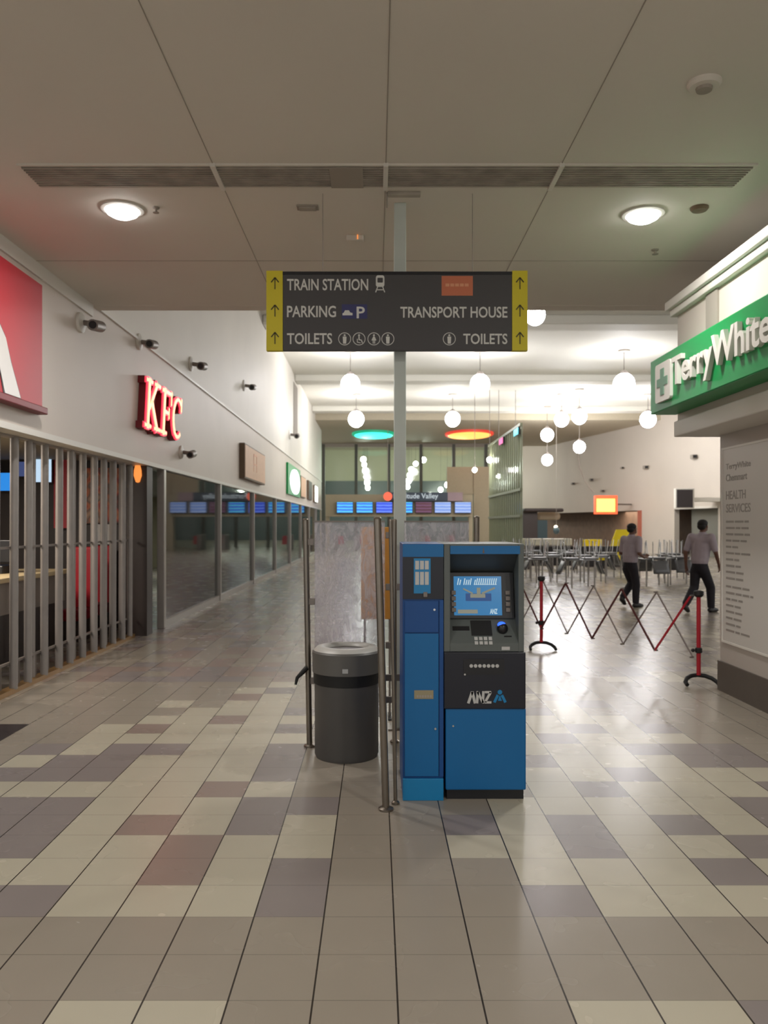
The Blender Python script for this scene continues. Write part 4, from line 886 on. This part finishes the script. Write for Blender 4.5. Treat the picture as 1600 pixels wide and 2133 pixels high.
Y = 47.0; t = thing('orange_lit_sign', 'glowing yellow sign in orange frame on right hall wall', 'sign', (fx(1263,Y),Y,fz(1070,Y)))
obj('frame', MB().box(fx(1240,Y), fx(1287,Y), Y, Y+.35, fz(1071,Y), fz(1032,Y)), litorange_e, t, bevel=.03)
obj('face', MB().box(fx(1243,Y), fx(1281,Y), Y-.03, Y, fz(1066,Y), fz(1039,Y)), lityellow_e, t); obj('bracket', MB().tube([(fx(1285,Y),Y+.2,fz(1050,Y)),(wpt(1285).x+.3,Y+1.0,fz(1050,Y))], .05, 8), aludk_m, t)
cb = MB(); cpts = [(1203,945),(1208,975),(1216,998),(1226,1014),(1237,1026)]
cb.tube([(fx(a,50.0-.08*i), 50.0-.08*i, fz(b,50)) for i, (a, b) in enumerate(cpts)], .04, 8)
tag(obj('hanging_cable', cb, seam_m), 'dark cable curving down in front of right hall wall', 'cable')
Y = 40.0; t = thing('blue_lamp', 'small pale blue hanging lamp above the left chairs', 'lamp', (fx(1159,Y),Y,0))
t.location.z = fz(1112,Y); obj('shade', MB().sphere((fx(1159,Y),Y,fz(1105,Y)), .16,.16,.2), teal_m, t, smooth=True); obj('bulb', MB().sphere((fx(1158,Y),Y,fz(1098,Y)-.0), .09), warm_e, t, smooth=True)
obj('cord', MB().tube([(fx(1159,Y),Y,fz(1098,Y)),(fx(1159,Y),Y,HC)], .008, 6), seam_m, t)
# ------------------------------------------------------------------ hall pendants
def pendant(X, Y, Z, r, label, grp, m=lampw_m, top=HC, canopy=True):
    t = thing('pendant_lamp', label, 'pendant lamp', (X,Y,Z-r), grp)
    obj('globe', MB().sphere((X,Y,Z), r, r, r*1.05, 24), m, t, smooth=True)
    obj('cap', MB().lathe((X,Y,Z+r*.95), [(r*.4,-.02),(r*.36,.08),(.05,.14),(0,.14)], 16), aludk_m, t, smooth=True)
    obj('cord', MB().tube([(X,Y,Z+r),(X,Y,top)], .014, 6), aludk_m, t)
    if canopy: obj('canopy', MB().lathe((X,Y,top), [(.22,0),(.22,-.05),(.16,-.09),(0,-.09)], 20), seam_m, t, smooth=True)
Z1 = fz(800, 28.9)
for px, py, Y, r, lab in ((730,800,28.9,.34,'white globe pendant below the sign, left of post'),(1000,800,28.9,.35,'white globe pendant below the sign, right of post'),(1300,800,28.9,.38,'large white globe pendant left of the green sign'),
                       (1115,656,19.3,.24,'white globe pendant at right edge of hanging sign'),
                       (742,873,38.6,.38,'second row globe pendant left of post'),(943,873,38.6,.36,'second row globe pendant right of post'),(1170,874,38.6,.34,'second row globe pendant, left one of a close pair'),(1350,874,38.6,.38,'second row globe pendant beside lower green sign corner'),
                       (1207,868,37.2,.34,'globe pendant, right one of a close pair'),(1140,906,42.6,.34,'globe pendant above two others near right hall wall'),(1140,958,44.4,.30,'lowest globe pendant in front of right hall wall'),(1207,931,43.2,.32,'globe pendant over the curved cable')):
    pendant(fx(px,Y), Y, fz(py,Y), r, lab, 'large globe pendants in the hall')
# ------------------------------------------------------------------ coloured ceiling lights
def glow(px0, px1, Y, core, rim, label):
    Z = 7.57; X0, X1 = fx(px0,Y), fx(px1,Y); X = (X0+X1)/2; rx = (X1-X0)/2; t = thing('coloured_ceiling_light', label, 'ceiling light', (X,Y,Z))
    obj('rim_light', MB().lathe((X,Y,Z), [(rx*1.12,-.0),(rx*1.12,-.12),(rx,-.14)], 40, sy=1.45), rim, t); obj('core_light', MB().lathe((X,Y,Z), [(rx,-.13),(rx*.96,-.19),(rx*.8,-.22),(0,-.24)], 40, sy=1.45), core, t, smooth=True)
glow(738, 818, 51.6, cyan_e, greenrim_e, 'glowing green oval ceiling light left of post'); glow(933, 1022, 51.6, orange_e, redrim_e, 'glowing orange red oval ceiling light right of post')
# ------------------------------------------------------------------ glass facade and concourse beyond
FY = 58.0
t = thing('glass_facade', 'tall glass facade with dark mullions across the hall end', 'glass facade', (2.5,FY,0))
obj('glazing', MB().box(-4.2, 9, FY+.05, FY+.08, 0, 7.55), farglass_m, t); obj('head', MB().box(-4.2, 9, FY-.1, FY+.2, 7.3, 7.56), seam_m, t)
for px in (674,742,810,877,945,1012,1080): X = fx(px,FY); obj('mullion', MB().box(X-.11, X+.11, FY-.12, FY+.15, 0, 7.5), mat('mullion_grey', rgb(84,84,76), .5) if px == 674 else MATS['mullion_grey'], t)
mb = MB().box(-12, 22, 85, 85.3, 6.3, 9.6); struct('wall_far', mb, mat('far_wall_cream', rgb(196,196,168), .6)); mb = MB().box(-12, 22, 84.9, 85.2, 0, 6.3); struct('wall_far_lower', mb, teal_m)
fl = [(757,957),(759,968),(761,980),(763,993),(765,1005),(766,1016),(882,958),(866,966),(857,978),(853,990),(851,1002),(849,1014),(1020,958),(989,979),(1074,978),(1039,992),(963,991),(949,1001),(932,1010),(918,1020)]
fn = ['top lamp of the string left of post','second lamp of string left of post','third lamp of string left of post','fourth lamp of string left of post','fifth lamp of string left of post','lowest lamp of string left of post',
 'highest far lamp right of post','second far lamp right of post','third far lamp right of post','fourth far lamp right of post','fifth far lamp right of post','lowest far lamp against the post',
 'high far lamp under the orange light','far lamp left of the high one under orange light','far lamp at right of the mesh shaft','far lamp over left side of mesh shaft','far lamp higher than station sign, fourth of a descending row','far lamp third of a descending row','far lamp second of descending row','lowest far lamp of descending row over station sign']
for i, ((px, py), nm) in enumerate(zip(fl, fn)):
    Y = 60.5+(i % 6)*3.2 if i < 12 else (37.5 if i in (14,15,13,12) else 62+i*.9)
    r = 5.2*Y/F*(.95 if i % 2 else 1.1); pendant(fx(px,Y), Y, fz(py,Y), r, 'small white '+nm, 'distant globe lamps', lampfar_m, top=(9.6 if Y > 60 else HC), canopy=False)
# station portal with departure screens
PY_ = 50.0
t = thing('station_portal', 'brown beige beam across the station entrance carrying screens', 'portal', (1.4,PY_,0))
obj('beam', MB().box(fx(678,PY_), fx(985,PY_), PY_, PY_+.8, fz(1076,PY_), fz(1030,PY_)), beige_m, t)
for px in (682, 981): obj('column', MB().box(fx(px,PY_)-.12, fx(px,PY_)+.12, PY_+.1, PY_+.6, 0, fz(1076,PY_)), beige_m, t)
for i, (px, m, lab) in enumerate(((702,dep_a,'leftmost cyan departure screen over the station entrance'),(743,dep_a,'second cyan departure screen from left'),(784,dep_b,'deep blue departure screen just left of post'),(826,dep_a,'departure screen mostly hidden behind the post'),(866,dep_d,'dim reddish departure screen right of post'),(906,dep_c,'pale blue departure screen, second from right'),(948,dep_c,'rightmost pale blue departure screen'))):
    Y = PY_-.25; s_ = thing('departure_screen', lab, 'screen', (fx(px+16,Y),Y,fz(1069,Y)), 'departure screens')
    obj('case', MB().box(fx(px-1,Y), fx(px+34,Y), Y, Y+.25, fz(1069,Y), fz(1045,Y)), black_m, s_); obj('display', MB().box(fx(px,Y), fx(px+33,Y), Y-.03, Y, fz(1068,Y), fz(1046,Y)), m, s_)
Y = PY_-.1
t = thing('station_sign', 'navy station name sign reading Fortitude Valley beside the post', 'station sign', (fx(888,Y),Y,fz(1046,Y)))
obj('board', MB().box(fx(812,Y), fx(932,Y), Y-.3, Y+.0, fz(1044,Y), fz(1026,Y)), mat('station_navy', rgb(34,48,66), .4), t)
pn = obj('end_panel', MB().box(fx(932,Y), fx(963,Y), Y-.3, Y, fz(1044,Y), fz(1026,Y)), mat('station_grey_pink', rgb(150,128,134), .5), t)
mb = MB(); text(mb, 'Fortitude Valley', T(fx(820,Y), Y-.3, fz(1042,Y), FRONT), fx(912,Y)-fx(820,Y), fz(1028,Y)-fz(1042,Y), .03, .01); obj('lettering', mb, emat('station_lettering', (.75,.85,.9,1), .7), t)
Y = PY_-1.2; X = fx(808,Y); Z = fz(1034,Y); t = thing('coral_disc', 'round coral lit disc sign just left of post', 'sign', (X,Y,Z-.3))
obj('disc', MB().lathe((X,Y,Z), [(.27,0),(.27,.08)], 28, 'Y'), disc_e, t); obj('hanger', MB().tube([(X,Y+.04,Z+.27),(X,Y+.04,7.57 if Y > 45 else HC)], .02, 6), seam_m, t)
mb = MB().box(fx(985,52), fx(1024,52), 51.5, 52, 0, 5.4); mb.box(fx(930,52), fx(985,52), 51.6, 51.9, fz(1030,52), 5.4); struct('wall_beige', mb, beige_m)
# ticket gates beyond
for i, (px, lab) in enumerate(((700,'leftmost grey ticket gate beyond the portal'),(745,'ticket gate second from left beyond the portal'),(880,'ticket gate right of post beyond portal'),(930,'rightmost ticket gate beyond the portal'))):
    Y = 53; X = fx(px,Y); t = thing('ticket_gate', lab, 'ticket gate', (X,Y,0), 'ticket gates'); obj('cabinet', MB().box(X-.15,X+.15,Y-.7,Y+.7,0,1.0), aludk_m, t, bevel=.04); obj('flap', MB().prism([(.15,.35),(.55,.35),(.5,.9),(.15,.95)], T(X,Y,0,FRONT), -.02, .02), barred_m, t)
# mesh shaft
MX = 5.45; t = thing('mesh_shaft', 'tall greenish glass and rod screen right of the portal', 'glass screen', (MX, 34, 0))
obj('pane', MB().box(MX+.04, MX+.06, 30, 38.4, 0.05, 5.5), meshglass_m, t)
for i in range(18): Y = 30+i*.49; obj('rod', MB().tube([(MX,Y,0),(MX,Y,5.5)], .03, 6), mat('rod_olive', rgb(120,122,98), .45) if i == 0 else MATS['rod_olive'], t)
for z in (.3,2.0,3.0,5.45): obj('cross_bar', MB().box(MX-.05, MX+.05, 29.95, 38.45, z-.05, z+.05), MATS['rod_olive'], t)
for px, py, m, lab in ((1082,900,cyan2_e,'small cyan light panel at top of mesh shaft'),(1050,919,pink_e,'small pink light panel at top of mesh shaft')):
    Y = MX*F/(px-CX)*.995; X = MX-.14; Z = fz(py,Y); q = thing('light_panel', lab, 'light', (X,Y,Z-.12))
    obj('case', MB().box(X-.01,X+.06,Y-.5,Y+.5,Z-.14,Z+.14), black_m, q); obj('bracket', MB().box(X+.06,MX-.035,Y-.3,Y+.3,Z-.03,Z+.03), aludk_m, q); obj('face', MB().box(X-.03,X-.01,Y-.48,Y+.48,Z-.12,Z+.12), m, q)
